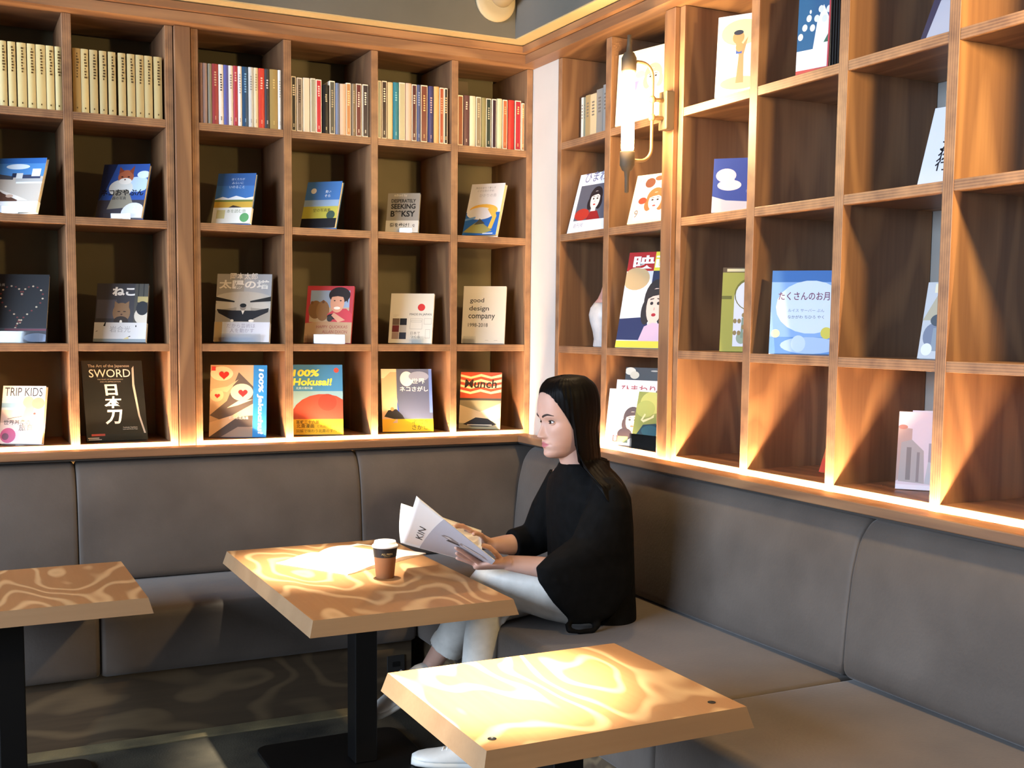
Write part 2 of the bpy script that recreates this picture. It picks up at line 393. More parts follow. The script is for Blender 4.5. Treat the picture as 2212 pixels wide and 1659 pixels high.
# ------------------------------------------------------------------ wall lamp
def wall_lamp():
    root = empty('wall_lamp', (-.018, -1.055, 2.11), 0, 'industrial tube lamp glowing on the upright post of right wall', 'lamp')
    o = root.location
    def T(p): return (p[0]-o.x, p[1]-o.y, p[2]-o.z)
    tx, ty = -.19, -1.066
    MB().box(*[v for pr in ((-.052-o.x, -.0185-o.x), (-1.088-o.y, -1.040-o.y), (2.048-o.z, 2.176-o.z)) for v in pr], M['iron'], .003).build('wall_bracket', root)
    # looped tube arm
    z0, z1, xr, r = 1.938, 2.262, -.095, .045
    path = [(tx+.02, ty, z1)]
    for k in range(7):
        t = R(90-15*k); path.append((xr-r+r*math.cos(t), ty-.0, z1-r+r*math.sin(t)))
    for k in range(7):
        t = R(0-15*k); path.append((xr-r+r*math.cos(t), ty, z0+r+r*math.sin(t)))
    path.append((tx+.02, ty, z0))
    arm = MB().tube([T(p) for p in path], .0055, M['brass'], 12).build('arm', root)
    for z in (2.085, 2.145):
        mb = MB(); mb.ball(T((xr, ty, z)), .013, M['brass']); mb.tube([T((xr, ty, z)), T((-.05, ty, z))], .007, M['brass']); mb.build('clamp', root)
    for nm, zc, sgn in (('top_socket', 2.225, 1), ('bottom_socket', 1.965, -1)):
        mb = MB(); pr = [(.0001, 0), (.024, 0), (.025, .004), (.025, .038*1.2), (.017, .062), (.010, .066), (.0075, .09)]
        pr = pr+([(.007, .135), (.0001, .138)] if sgn < 0 else [(.007, .12), (.0001, .122)])
        mb.lathe([(r_, z_*sgn) for r_, z_ in pr], M['iron'], T((tx, ty, zc)), 24, False); mb.build(nm, root)
    mb = MB(); mb.lathe([(.0001, 1.966), (.019, 1.968), (.0215, 1.975), (.0215, 2.215), (.019, 2.223), (.0001, 2.224)], M['bulb'], (tx-o.x, ty-o.y, -o.z), 24, False); mb.build('tube_bulb', root)
    light('tube_bulb_light', 'POINT', (tx-.03, ty-.03, 2.10), None, 22, (1, .70, .36), shadow_soft_size=.03)
wall_lamp()

# ------------------------------------------------------------------ duct on soffit
def duct():
    root = empty('ceiling_duct', (-.262, -.169, 2.665), 0, 'round beige duct fitting on the grey soffit near the corner', 'duct')
    mb = MB(); n = 40
    def ring(r, y, dx=0, dz=0): return [(dx+r*math.cos(2*math.pi*k/n), y, dz+r*math.sin(2*math.pi*k/n)) for k in range(n)]
    mb.loft([ring(.084, 0), ring(.086, -.012), ring(.080, -.020), ring(.052, -.022)], M['duct']); mb.build('flange', root)
    mb = MB(); mb.loft([ring(.050, -.02, .02, .02), ring(.050, -.12, .025, .05), ring(.050, -.24, .03, .10)], M['duct']); mb.build('pipe', root)
duct()

# ------------------------------------------------------------------ printed matter
_tx = {}
def text_geo(body, bold=0.0):
    k = (body, bold)
    if k in _tx: return _tx[k]
    c = bpy.data.curves.new('t', 'FONT'); c.body = body; c.resolution_u = 3; c.offset = bold; c.space_line = .95
    o = bpy.data.objects.new('t', c); COL.objects.link(o)
    dg = bpy.context.evaluated_depsgraph_get(); dg.update()
    me = bpy.data.meshes.new_from_object(o.evaluated_get(dg))
    vs = [(v.co.x, v.co.y) for v in me.vertices]; fs = [tuple(p.vertices) for p in me.polygons]
    bpy.data.objects.remove(o); bpy.data.curves.remove(c); bpy.data.meshes.remove(me)
    x0 = min(v[0] for v in vs); x1 = max(v[0] for v in vs); y0 = min(v[1] for v in vs); y1 = max(v[1] for v in vs)
    _tx[k] = ([(x-x0, y-y0) for x, y in vs], fs, x1-x0, y1-y0)
    return _tx[k]
def art_into(mb, art, w, h, T, step=.00008):
    """flat printed shapes, each just above what it overprints; T maps (x, y, lift) on the sheet to 3D"""
    done = []
    for a in art:
        k = a[0]
        if k == 'r': bb = (a[1], a[2], a[3], a[4])
        elif k == 'p': bb = (min(p[0] for p in a[1]), min(p[1] for p in a[1]), max(p[0] for p in a[1]), max(p[1] for p in a[1]))
        elif k == 'e': bb = (a[1]-a[3], a[2]-a[4]*1.2, a[1]+a[3], a[2]+a[4]*1.2)
        else: bb = (a[2], a[3], a[2]+a[4], a[3]+.2) if not (len(a) > 6 and 'r' in a[6]) else (.7, 0, 1, 1)
        lay = 1+max([q[0] for q in done if q[1] < bb[2] and q[3] > bb[0] and q[2] < bb[3] and q[4] > bb[1]], default=0)
        done.append((lay,)+bb); lift = lay*step
        if k == 'r':
            _, x0, y0, x1, y1, c = a; pts = [(x0, y0), (x1, y0), (x1, y1), (x0, y1)]
        elif k == 'p': pts = a[1]; c = a[2]
        elif k == 'e':
            _, cx, cy, rx, ry, c = a[:6]; n = 22; ry = ry*w/h if len(a) > 6 else ry
            pts = [(cx+rx*math.cos(2*math.pi*j/n), cy+ry*math.sin(2*math.pi*j/n)) for j in range(n)]
        elif k == 't':
            _, s, x, y, tw, c = a[:6]; o = a[6] if len(a) > 6 else {}
            vs, fs, W0, H0 = text_geo(s, o.get('b', 0))
            sx = tw*w/W0; sy = o['h']*h/H0 if 'h' in o else sx
            ca, sa = math.cos(R(o.get('r', 0))), math.sin(R(o.get('r', 0))); sk = o.get('sk', 0)
            out = []
            for px, py in vs:
                qx = px*sx+py*sy*sk; qy = py*sy
                out.append(T(x*w+qx*ca-qy*sa, y*h+qx*sa+qy*ca, lift))
            mb.add(out, fs, ink(c)); continue
        mb.add([T(min(1, max(0, x))*w, min(1, max(0, y))*h, lift) for x, y in pts], [tuple(range(len(pts)))], ink(c))
def face_art(cx, cy, s, skin, hair, lip, extra=()):
    e = lambda dx, dy, rx, ry, c: ('e', cx+dx*s, cy+dy*s, rx*s, ry*s, c)
    return [e(0, .12, .62, .62, hair), e(-.42, -.25, .28, .4, hair), e(.42, -.25, .28, .4, hair),
            ('p', [(cx-.18*s, cy-.3*s), (cx+.18*s, cy-.3*s), (cx+.26*s, cy-.95*s), (cx-.26*s, cy-.95*s)], skin),
            e(0, -.08, .44, .55, skin), ('p', [(cx-.46*s, cy+.12*s), (cx-.3*s, cy+.42*s), (cx+.3*s, cy+.46*s), (cx+.46*s, cy+.12*s), (cx+.2*s, cy+.26*s), (cx-.16*s, cy+.22*s)], hair),
            e(-.18, .0, .085, .05, '2a211e'), e(.18, .0, .085, .05, '2a211e'), ('p', [(cx-.29*s, cy+.1*s), (cx-.08*s, cy+.13*s), (cx-.08*s, cy+.16*s), (cx-.28*s, cy+.14*s)], '3a2b25'),
            ('p', [(cx+.29*s, cy+.1*s), (cx+.08*s, cy+.13*s), (cx+.08*s, cy+.16*s), (cx+.28*s, cy+.14*s)], '3a2b25'),
            e(-.01, -.17, .035, .05, 'd9a08c'), e(0, -.35, .12, .05, lip)]+list(extra)
def place(o, wall, a, b, z, yaw, lean):
    o.rotation_mode = 'XYZ'
    base = 0 if wall == 'A' else -math.pi/2
    m = Matrix.Translation((a, b, z) if wall == 'A' else (b, a, z)) @ Matrix.Rotation(base+R(yaw), 4, 'Z') @ Matrix.Rotation(-R(lean), 4, 'X')
    o.matrix_world = m
ROWZ = {1: 2.119, 2: 1.752, 3: 1.300, 4: ZF}
def book(pos, art, label, t=.014, cover='f0ece2', cat='book', spine='L', edge=None, band=None, group=None, name='book', soft=False, dz=0):
    wall, row, a, b, yaw, lean, w, h = pos
    root = empty(name, (0, 0, 0), 0, label, cat, group)
    lift = t*math.sin(R(lean))+.0006+dz
    place(root, wall, a, b, ROWZ[row]+lift, yaw, lean)
    x0, x1 = -w/2, w/2; mb = MB(); cm = ink(cover); c = .0011
    mb.box(x0, x1, 0, c, 0, h, cm, .0004); mb.box(x0, x1, t-c, t, 0, h, cm, .0004)
    if spine == 'L': mb.box(x0, x0+c, c, t-c, 0, h, cm)
    else: mb.box(x1-c, x1, c, t-c, 0, h, cm)
    art_into(mb, art, w, h, lambda x, y, l: (x0+x, -l, y))
    mb.build('cover', root)
    i = .0008 if soft else .003
    (MB().box(x0+(c if spine == 'L' else i), x1-(c if spine == 'R' else i), c, t-c, i, h-i, plain(edge, .8) if edge else M['paperedge'])).build('page_block', root)
    if band:
        bh, bc, bart = band
        mb = MB(); y = -.0004-.00008*12
        mb.box(x0-.0006, x1+.0006, y-.0003, y, 0, bh*h, ink(bc)); mb.box(x1+.0002, x1+.0008, y, t+.0002, 0, bh*h, ink(bc)); mb.box(x0-.0008, x0-.0002, y, t+.0002, 0, bh*h, ink(bc))
        art_into(mb, bart, w, bh*h, lambda x_, y_, l: (x0+x_, y-.0003-l, y_))
        mb.build('paper_band', root)
    return root
def stand(pos, label, t=.014, lipw=.6, liph=.12, off=0.0, back=True, nart=26):
    wall, row, a, b, yaw, lean, w, h = pos
    root = empty('display_stand', (0, 0, 0), 0, label, 'book stand')
    place(root, wall, a, b, ROWZ[row]+.0004, yaw, 0)
    lw = w*lipw/2; y0 = -.0105
    MB().box(off-lw, off+lw, y0, y0+.002, 0, h*liph, M['clear'], .0006).build('lip', root)
    MB().box(off-lw, off+lw, y0+.002, .002, 0, .0012, M['clear']).build('foot', root)
    if back:
        # leg rising behind the book along its slope
        s, c_ = math.sin(R(lean)), math.cos(R(lean)); mb = MB(); L_ = h*.62; q = t+.004
        vs = []
        for d in (0, .002):
            for l in (.0, L_):
                for x in (-w*.22, w*.22): vs.append((x, (q+d)*c_+l*s, l*c_-(q+d)*s*0))
        mb.add(vs, [(0, 1, 3, 2), (4, 6, 7, 5), (0, 4, 5, 1), (2, 3, 7, 6), (0, 2, 6, 4), (1, 5, 7, 3)], M['clear']); mb.build('back_plate', root)
    return root

P = dict(
 beach=('A', 2, -2.045, .036, -36.6, 21.5, .210, .213), oyabun=('A', 2, -1.677, .048, -37.3, 20.1, .185, .217), wheat=('A', 2, -1.270, .034, -37.8, 18.7, .156, .207),
 sky=('A', 2, -.927, .045, -46, 19.5, .155, .198), banksy=('A', 2, -.565, .065, -35, 15.7, .136, .171), boat=('A', 2, -.219, .060, -52, 22, .160, .243),
 bead=('A', 3, -2.031, .073, -21.9, 15, .207, .251), neko=('A', 3, -1.677, .076, -25.2, 15.3, .192, .226), tower=('A', 3, -1.225, .074, -26.9, 15.1, .215, .275),
 quokka=('A', 3, -.882, .069, -33.8, 15.5, .194, .238), japan=('A', 3, -.528, .064, -34.1, 15.2, .184, .214), gdc=('A', 3, -.194, .066, -33.3, 15, .186, .254),
 trip=('A', 4, -2.028, .04, -25, 15.4, .153, .212), sword=('A', 4, -1.693, .045, 3.3, 17.1, .218, .306), jakuchu=('A', 4, -1.250, .045, -20, 14.4, .217, .286),
 hokusai=('A', 4, -.934, .032, -14.8, 14.4, .206, .286), cats=('A', 4, -.547, .03, -13.3, 14.8, .212, .266), munch=('A', 4, -.214, .05, -31.7, 14.5, .178, .248),
 girl=('B', 2, -.405, .030, 7, 15.9, .240, .248), nine=('B', 2, -.874, .02, 14.1, 16.6, .205, .187), film=('B', 3, -.790, .060, 24, 14, .240, .37),
 poster=('B', 1, -.820, .030, 12, 3, .300, .262), tree=('B', 1, -1.357, .042, 30, 4, .165, .259), cloud=('B', 2, -1.341, .05, 45, 12, .150, .182),
 arch=('B', 3, -1.379, .06, 48, 13, .135, .282), moon=('B', 3, -1.686, .065, 46, 13, .214, .259), night=('B', 1, -1.728, .02, 15, 2, .110, .225),
 himawari=('B', 4, -.756, .050, 26, 9, .195, .246), girl8=('B', 4, -.764, .020, 25, 9, .205, .212), green=('B', 4, -.898, .014, 12, 12, .160, .21),
 blackmag=('B', 4, -.758, .092, 26, 8, .205, .292), city=('B', 4, -2.085, .140, 40, 13, .125, .218), leanwhite=('B', 2, -2.180, .06, 12, 19, .115, .222),
 greyart=('B', 3, -2.19, .075, 16, 13, .110, .208), orange=('B', 4, -1.752, .165, 10, 23, .17, .145), leantop=('B', 1, -2.18, .045, 5, 24, .12, .20))
SKY = '4a86c8'
def covers():
    w = 'ffffff'
    book(P['beach'], [('r', 0, .2, 1, 1, 'c8bcae'), ('r', 0, .66, 1, 1, '4f8ac6'), ('r', 0, .9, 1, 1, '2f68b0'), ('e', .5, .84, .22, .05, 'dfe8f0'), ('p', [(0, .62), (0, .78), (.2, .7), (.45, .66), (.45, .6)], '4a4a50'),
        ('r', .42, .64, .52, .72, '25304a'), ('r', .5, .6, .62, .72, 'd8d8d4'), ('r', .62, .62, .95, .69, '39415c'), ('r', .78, .66, .94, .8, 'e4e8ec'), ('r', .5, .56, 1, .62, 'b7b4b0'), ('r', .52, .53, 1, .56, 'eeeeec'),
        ('p', [(0, .2), (0, .48), (.2, .44), (.42, .3), (.62, .24), (.6, .2)], '5b3a2c'), ('p', [(.15, .46), (.35, .38), (.6, .3), (.8, .22), (.62, .22), (.3, .36)], 'e9dfd4'), ('e', .08, .54, .12, .06, 'd8a08c'), ('e', .45, .3, .07, .03, 'c9a892')],
        'book with blue seaside sky cover and plain white band, far left cubby', band=(.2, 'f4f4f6', []))
    stand(P['beach'], 'clear stand holding the seaside cover book at far left', liph=.13, off=-.02)
    book(P['oyabun'], [('r', 0, 0, 1, 1, '2a4f9a'), ('p', [(0, .3), (0, 1), (.3, 1), (.12, .5)], '16264e'), ('e', .78, .62, .3, .14, 'b9d0ee'), ('e', .9, .8, .14, .07, 'd3e2f4'), ('r', 0, 0, 1, .33, '3c3a44'), ('e', .45, .55, .26, .16, 'd9d9d2'), ('p', [(.22, .16), (.34, .52), (.62, .52), (.8, .2)], '8f8878'),
        ('e', .52, .76, .17, .13, 'a85c3c'), ('p', [(.36, .82), (.36, .95), (.47, .87)], '8a3f28'), ('p', [(.58, .87), (.68, .97), (.67, .8)], '8a3f28'), ('e', .52, .68, .14, .06, 'ece6dc'), ('e', .44, .76, .025, .012, '2a1a12'), ('e', .58, .76, .025, .012, '2a1a12'), ('e', .51, .71, .02, .012, '70392c'),
        ('t', 'ネコおやぶん', .04, .41, .92, '0b0b0e', {'b': .02, 'h': .12}), ('t', '森の写真', .3, .335, .3, '14141a', {}), ('e', .8, .08, .26, .2, 'd9dbe0'), ('t', '2.1', .78, .15, .12, w)],
        'book with orange and white cat on deep blue sky cover', t=.016, cover='24407e')
    stand(P['oyabun'], 'clear stand holding the orange cat cover book', t=.016, liph=.1)
    book(P['wheat'], [('r', 0, 0, 1, 1, '3f72b4'), ('r', 0, .75, 1, 1, '345f9f'), ('p', [(0, .48), (.2, .53), (.35, .5), (.55, .55), (.8, .5), (1, .53), (1, .44), (0, .44)], 'e8eef4'), ('r', 0, 0, 1, .46, 'c9a23e'), ('r', 0, .43, 1, .47, '6d7a3c'), ('p', [(.28, .27), (.5, .36), (.72, .32), (.72, .28)], '3b2c22'),
        ('t', 'ぼくたちが', .38, .86, .34, 'c9d8ec'), ('t', 'みらいに', .4, .78, .3, 'c9d8ec'), ('t', 'いのること', .34, .7, .4, 'dbe6f4')],
        'book with plain blue sky over golden wheat, white band with green sticker', t=.014, cover='3f72b4', band=(.31, 'e4e4dc', [('r', .1, .3, .32, .85, 'c9c08a'), ('t', '本を読む旅', .36, .66, .5, '7f8a6a'), ('e', .84, .36, .12, .12, '5c9c62', 1)]))
    book(P['sky'], [('r', 0, 0, 1, 1, '4474b2'), ('r', 0, .42, 1, .6, '8fa8c4'), ('r', 0, 0, 1, .46, 'b8b048'), ('e', .22, .8, .08, .06, 'e4ddd0'), ('t', '青い', .56, .75, .16, w), ('t', 'そら', .56, .66, .16, w), ('t', '空の写真集', .3, .34, .5, '2c2a1c'), ('e', .82, .27, .12, .12, '3c5044', 1), ('r', 0, 0, 1, .2, '14161c')],
        'book with pale blue sky cover, yellow strip and black foot', t=.016, cover='4474b2', edge='e8dcb8')
    book(P['banksy'], [('r', 0, 0, 1, 1, '8f8b84'), ('t', 'DESPERATELY', .12, .76, .76, '14120f', {'b': .03, 'h': .09}), ('t', 'SEEKING', .12, .6, .76, '14120f', {'b': .03, 'h': .13}), ('t', 'B**KSY', .12, .4, .76, '14120f', {'b': .03, 'h': .16}), ('t', 'edited by', .2, .9, .4, 'cfcac0')],
        'small grey book titled DESPERATELY SEEKING in heavy black capitals', t=.014, cover='8f8b84', band=(.3, 'c9c7c0', [('t', '街を歩け！', .12, .45, .6, '24221e', {'b': .02}), ('t', 'q', .82, .42, .06, '24221e')]))
    stand(P['banksy'], 'clear stand holding the small grey capitals book', lipw=.4, liph=.13, off=.02)
    book(P['boat'], [('r', 0, 0, 1, 1, 'dcd9dc'), ('r', 0, 0, 1, .44, '2a62b0'), ('e', .5, .48, .42, .12, 'e3b24a'), ('e', .42, .42, .4, .12, 'dcd9dc'), ('p', [(.62, .5), (.78, .56), (.92, .36), (.84, .12), (.72, .12), (.8, .34)], 'e0b54c'), ('p', [(0, .06), (.2, .18), (.42, .28), (.7, .16), (.86, .08), (.6, .03)], '9a9458'), ('p', [(.3, .2), (.44, .32), (.62, .22)], '4c4a40'), ('p', [(0, .32), (.3, .36), (.3, .32), (0, .28)], '6d9ad6'),
        ('t', '海辺のまちで暮らす', .14, .9, .6, '8a8690'), ('t', '小さな旅の手帖', .2, .84, .5, '9a969e'), ('t', 'ひかりの島', .3, .74, .5, 'a8a4aa'), ('r', .6, 0.02, .9, .04, 'cfd9e4')],
        'leaning white and blue book with yellow curved ribbon, beside corner column', t=.022, cover='e8e0da', edge='e9d3a4')
    beads = [('r', 0, 0, 1, 1, '14141a'), ('t', '土偶', .15, .82, .1, 'b8b8c0')]
    for i in range(34):
        t = i/34*2*math.pi; x = .55+.36*math.sin(t)**3*1.0; y = .6+.022*(13*math.cos(t)-5*math.cos(2*t)-2*math.cos(3*t)-math.cos(4*t))*.85
        beads.append(('e', x, y, .018, .012, 'cbb9a0' if i % 2 else '6d2c2c'))
    for i in range(7): beads.append(('e', .52-.015*i*(1 if i < 5 else .6), .3-.032*i, .018, .013, 'cbb9a0' if i % 2 else '6d2c2c'))
    book(P['bead'], beads, 'near-black book with bead necklace printed on its cover', t=.015, cover='14141a', band=(.2, '3c3e48', [('r', .3, .82, 1, .96, '6a3444'), ('e', .85, .3, .22, .34, '7c8aa4')]))
    stand(P['bead'], 'clear stand holding the near-black bead cover book', t=.015, lipw=.9, liph=.17, off=-.01)
    book(P['neko'], [('r', 0, 0, 1, 1, '3e3c42'), ('r', .02, .4, .4, .72, '55545e'), ('r', .74, .3, 1, 1, '4d4b44'), ('r', .8, .3, .82, 1, '2c2a28'), ('r', .9, .3, .92, 1, '2c2a28'), ('r', .8, .68, 1, .78, 'b9a870'), ('e', .5, .5, .17, .17, '8c6d4c'), ('p', [(.36, .58), (.36, .7), (.46, .64)], '8c6d4c'), ('p', [(.54, .64), (.64, .7), (.64, .58)], '8c6d4c'), ('e', .5, .36, .14, .08, '33261c'), ('e', .45, .52, .03, .008, '2a1d14'), ('e', .56, .52, .03, .008, '2a1d14'), ('e', .505, .47, .02, .012, '4a2c20'), ('e', .5, .345, .025, .03, 'f0e9dc'),
        ('e', .92, .45, .17, .15, 'd8d2c4'), ('e', .9, .58, .12, .12, '24262c'), ('t', 'ねこ', .3, .79, .44, 'f4f2ee', {'b': .05, 'h': .15})],
        'book titled with two white kana above a striped cat, white band below', t=.015, cover='3e3c42', band=(.33, 'd9d9da', [('t', '岩合光', .3, .5, .4, 'a2a2a6'), ('r', 0, 0, 1, .16, '8b979e'), ('p', [(.17, .82), (.2, 1), (.22, 1), (.21, .8)], '15130f'), ('p', [(.02, .5), (.06, .58), (.07, .55)], '15130f'), ('p', [(.62, .22), (.7, .32), (.71, .28)], '15130f'), ('p', [(.56, .14), (.66, .28), (.68, .16)], 'd8c78c'), ('e', .8, .82, .012, .05, '15130f')]))
    book(P['tower'], [('r', 0, 0, 1, 1, '9a958c'), ('r', .5, .66, 1, 1, 'a4a4a6'), ('e', .5, .62, .55, .12, 'b8b4ac'), ('p', [(0, .66), (.34, .6), (.34, .58), (0, .6)], '1c1a18'), ('p', [(1, .67), (.62, .6), (.62, .58), (1, .6)], '1c1a18'), ('p', [(.36, .36), (.42, .74), (.6, .74), (.66, .36)], 'b4b0a8'), ('p', [(0, .56), (.3, .58), (.34, .5), (0, .46)], 'bcb8b0'), ('p', [(1, .57), (.7, .58), (.66, .5), (1, .48)], 'bcb8b0'),
        ('p', [(.02, .48), (.3, .46), (.42, .46), (.58, .46), (.72, .46), (.97, .5), (.96, .44), (.7, .34), (.66, .3), (.34, .3), (.26, .34), (.06, .42)], '19171b'), ('e', .5, .51, .055, .05, '8d857c'), ('e', .5, .535, .06, .03, '14120f'), ('p', [(.47, .46), (.53, .46), (.5, .4)], 'e4e0d8'), ('e', .31, .31, .03, .02, 'e8e4da'), ('e', .66, .31, .05, .02, 'e8e4da'),
        ('t', '岡本太郎', .24, .92, .5, 'e2d8c8', {'b': .01}), ('t', '太陽の塔', .04, .78, .92, 'e4dfd6', {'b': .03, 'h': .13})],
        'grey photo book of a dark suited man with outstretched arms', t=.022, cover='a8a499', spine='R', band=(.29, 'cfd2dc', [('t', 'だから芸術は', .22, .7, .52, '9a98ac'), ('t', '人を動かす', .28, .46, .44, '9a98ac'), ('r', 0, 0, .14, 1, 'b59c72')]))
    stand(P['tower'], 'clear stand holding the grey outstretched arms book', t=.022, lipw=.72, liph=.14)
    book(P['quokka'], [('r', 0, 0, 1, 1, 'b23a44'), ('r', .08, .36, .92, .92, '8fa6c8'), ('r', .08, .36, .92, .62, 'b8a68c'), ('p', [(0, 0), (1, 0), (1, .36), (.6, .38), (.3, .37), (0, .34)], 'b89878'), ('e', .2, .58, .15, .16, '7c5c3c'), ('e', .36, .56, .14, .18, '8c6a44'), ('e', .12, .7, .03, .03, '6b4a30'), ('e', .36, .72, .03, .03, '6b4a30'),
        ('p', [(.5, .37), (.46, .5), (.62, .6), (.86, .6), (1, .5), (1, .36)], 'c23f4c'), ('e', .7, .84, .23, .14, '241a1a'), ('e', .66, .7, .15, .17, 'd7a288'), ('p', [(.5, .8), (.66, .92), (.9, .86), (.88, .7), (.82, .8), (.66, .82)], '241a1a'), ('e', .6, .74, .02, .01, '241614'), ('e', .73, .74, .02, .01, '241614'), ('e', .66, .61, .07, .025, 'f4eee6'), ('e', .58, .46, .12, .05, '231d20'), ('e', .52, .42, .06, .05, '3a3434'), ('p', [(.55, .48), (.7, .36), (.85, .4), (.6, .53)], 'd7a288'),
        ('t', 'HAPPY QUOKKAS', .25, .245, .66, 'a0584a', {'h': .06}), ('t', 'ALLAN DIXON', .38, .165, .53, 'a0584a', {'h': .055})],
        'red book with smiling curly haired man beside small brown animals', t=.013, cover='b23a44')
    stand(P['quokka'], 'clear stand holding the red smiling man book', t=.013, lipw=.8, liph=.16)
    jp = [('r', 0, 0, 1, 1, 'd9d4c8'), ('e', .72, .72, .085, .085, 'c8302c', 1), ('t', 'MADE IN JAPAN', .46, .545, .5, '33302c'), ('r', .08, .56, .2, .565, 'a8a49c'), ('r', .08, .53, .16, .535, 'a8a49c')]
    for i, c in enumerate(('6b5a50', '1c1a1c', '6b2c30', 'b9b4ae', 'a48c84', '2c2e3a')):
        jp.append(('r', .07+.17*(i % 2), .36-.14*(i//2), .23+.17*(i % 2), .495-.14*(i//2), c))
    for x0, y0, x1, y1 in ((.48, .28, .76, .495), (.5, .42, .74, .46), (.8, .38, .97, .5), (.84, .1, .95, .28)):
        for q in (('r', x0, y0, x1, y0+.006, 'a09c94'), ('r', x0, y1-.006, x1, y1, 'a09c94'), ('r', x0, y0, x0+.006, y1, 'a09c94'), ('r', x1-.006, y0, x1, y1, 'a09c94')): jp.append(q)
    jp += [('t', '日本で', .5, .17, .22, '6b6760'), ('t', 'つくる', .5, .1, .22, '6b6760')]
    book(P['japan'], jp, 'off-white book with red dot titled MADE IN JAPAN', t=.013, cover='d9d4c8')
    stand(P['japan'], 'clear stand holding the off-white red dot book', t=.013, lipw=.26, liph=.15, off=.035)
    book(P['gdc'], [('t', 'good', .16, .69, .33, '24221f', {'b': .008, 'h': .1}), ('t', 'design', .15, .545, .46, '24221f', {'b': .008, 'h': .105}), ('t', 'company', .14, .40, .62, '24221f', {'b': .008, 'h': .1}), ('t', '1998-2018', .14, .285, .46, '24221f', {'h': .065, 'b': .004}), ('r', .55, .05, .63, .056, '9c968c'), ('r', .76, .05, .84, .056, '9c968c')],
        'plain cream book reading good design company in black', t=.014, cover='cfc9bd')
    stand(P['gdc'], 'clear stand holding the plain cream lettered book', lipw=.28, liph=.13, off=-.055)
    book(P['trip'], [('r', 0, 0, 1, 1, 'efe4dc'), ('r', 0, .5, .58, .76, 'b9cdd9'), ('r', 0, .62, .5, .7, '7fa6c4'), ('r', 0, .36, .6, .58, 'c9bdb4'), ('p', [(.48, .4), (.62, .78), (.78, .74), (.74, .5), (.86, .38)], 'e8b48c'), ('e', .62, .72, .13, .1, 'e4cf84'), ('e', .85, .7, .15, .1, '8f9474'), ('e', .78, .52, .03, .02, 'c04838'), ('p', [(.16, .42), (.5, .47), (.5, .48), (.16, .43)], '50443c'), ('r', .1, .04, .95, .22, 'ecd2e4'), ('t', 'TRIP KIDS', .05, .82, .88, '33302e', {'h': .15}),
        ('t', '世界基準の', .08, .32, .62, '4a4240', {'b': .01}), ('t', '旅育。', .44, .22, .4, '6b625e', {'b': .01}), ('e', .2, .14, .18, .18, 'c04c80', 1), ('e', .14, .12, .08, .06, '6b2c4c')],
        'small white book titled TRIP KIDS in the lowest far left cubby', t=.02, cover='efe4dc', edge='d8c19c')
    stand(P['trip'], 'clear stand under the small white TRIP KIDS book', t=.02, lipw=.2, liph=.02)
    sw = [('r', 0, 0, 1, 1, '12110f'), ('t', 'The Art of the Japanese', .1, .905, .68, 'b8a894', {'b': .004}), ('t', 'SWORD', .11, .79, .68, 'efe6da', {'h': .1}), ('t', 'THE CRAFT OF SWORDMAKING', .24, .755, .42, 'b8a894'), ('t', 'AND ITS APPRECIATION', .28, .725, .34, 'b8a894'),
          ('t', '日', .36, .56, .2, 'f4ecdf', {'b': .03, 'sk': -.06, 'h': .14}), ('t', '本', .32, .40, .28, 'f4ecdf', {'b': .025, 'sk': .1, 'h': .15}), ('t', '刀', .32, .2, .26, 'f4ecdf', {'b': .03, 'sk': .12, 'h': .18}), ('t', 'Yoshindo Yoshihara', .6, .15, .24, 'd8cbb8'), ('t', 'Leon and Hiroko Kapp', .6, .125, .24, 'd8cbb8'),
          ('p', [(.82, .9), (.855, .93), (.845, .7), (.9, .3), (.975, .08), (.945, .08), (.87, .3), (.81, .68)], 'b8ac9a'), ('r', .08, .06, .3, .085, 'b84a3c'), ('r', .02, .03, .2, .04, 'd8cbb8'), ('r', .03, .012, .24, .02, 'd8cbb8')]
    book(P['sword'], sw, 'large black book titled SWORD with white brush characters', t=.02, cover='12110f')
    stand(P['sword'], 'clear plastic stand in front of the black sword book', t=.02, lipw=.78, liph=.1, off=.02)
    heart = lambda cx, cy, s: [('p', [(cx+s*.06*math.sin(t*.2094)**3*16/16, cy+s*.0027*(13*math.cos(t*.2094)-5*math.cos(2*t*.2094)-2*math.cos(3*t*.2094)-math.cos(4*t*.2094))) for t in range(30)], 'c4302c')]
    jk = [('r', 0, 0, 1, 1, 'b89c7c'), ('p', [(0, .3), (.3, .5), (.5, .9), (.76, .7), (.76, .34), (.3, .2)], '5a5048'), ('p', [(0, .0), (0, .2), (.4, .3), (.76, .46), (.76, .3), (.3, .06)], 'd2b48e'), ('p', [(0, 0), (.5, .28), (.76, .3), (.76, 0)], '4c443e'), ('p', [(.2, 0), (.5, .14), (.76, .14), (.76, 0)], '8c7c6c'), ('e', .2, .88, .2, .1, 'e4cfae'), ('e', .56, .62, .2, .12, 'e4cfae'), ('e', .12, .58, .12, .09, 'd8bc94'), ('p', [(0, .66), (.3, .7), (.5, .8), (.3, .62)], 'd2b48e'), ('p', [(.3, .4), (.5, .5), (.76, .52), (.5, .44)], 'e4cfae')]
    jk += heart(.24, .86, 1.5)+heart(.58, .61, 1.4)+heart(.13, .57, .8)+[('r', .02, .92, .09, .98, 'c43a38'), ('t', '若冲の花鳥画', .34, .245, .34, 'e4dcd0'), ('r', .76, 0, 1, 1, '2a7cc0'), ('t', '100% Jakuchu!', .83, .95, .9*286/217, w, {'r': -90, 'h': .085, 'b': .03, 'sk': .15})]
    book(P['jakuchu'], jk, 'book with red hearts on beige swirls and blue 100% Jakuchu! strip', t=.011, cover='2a7cc0')
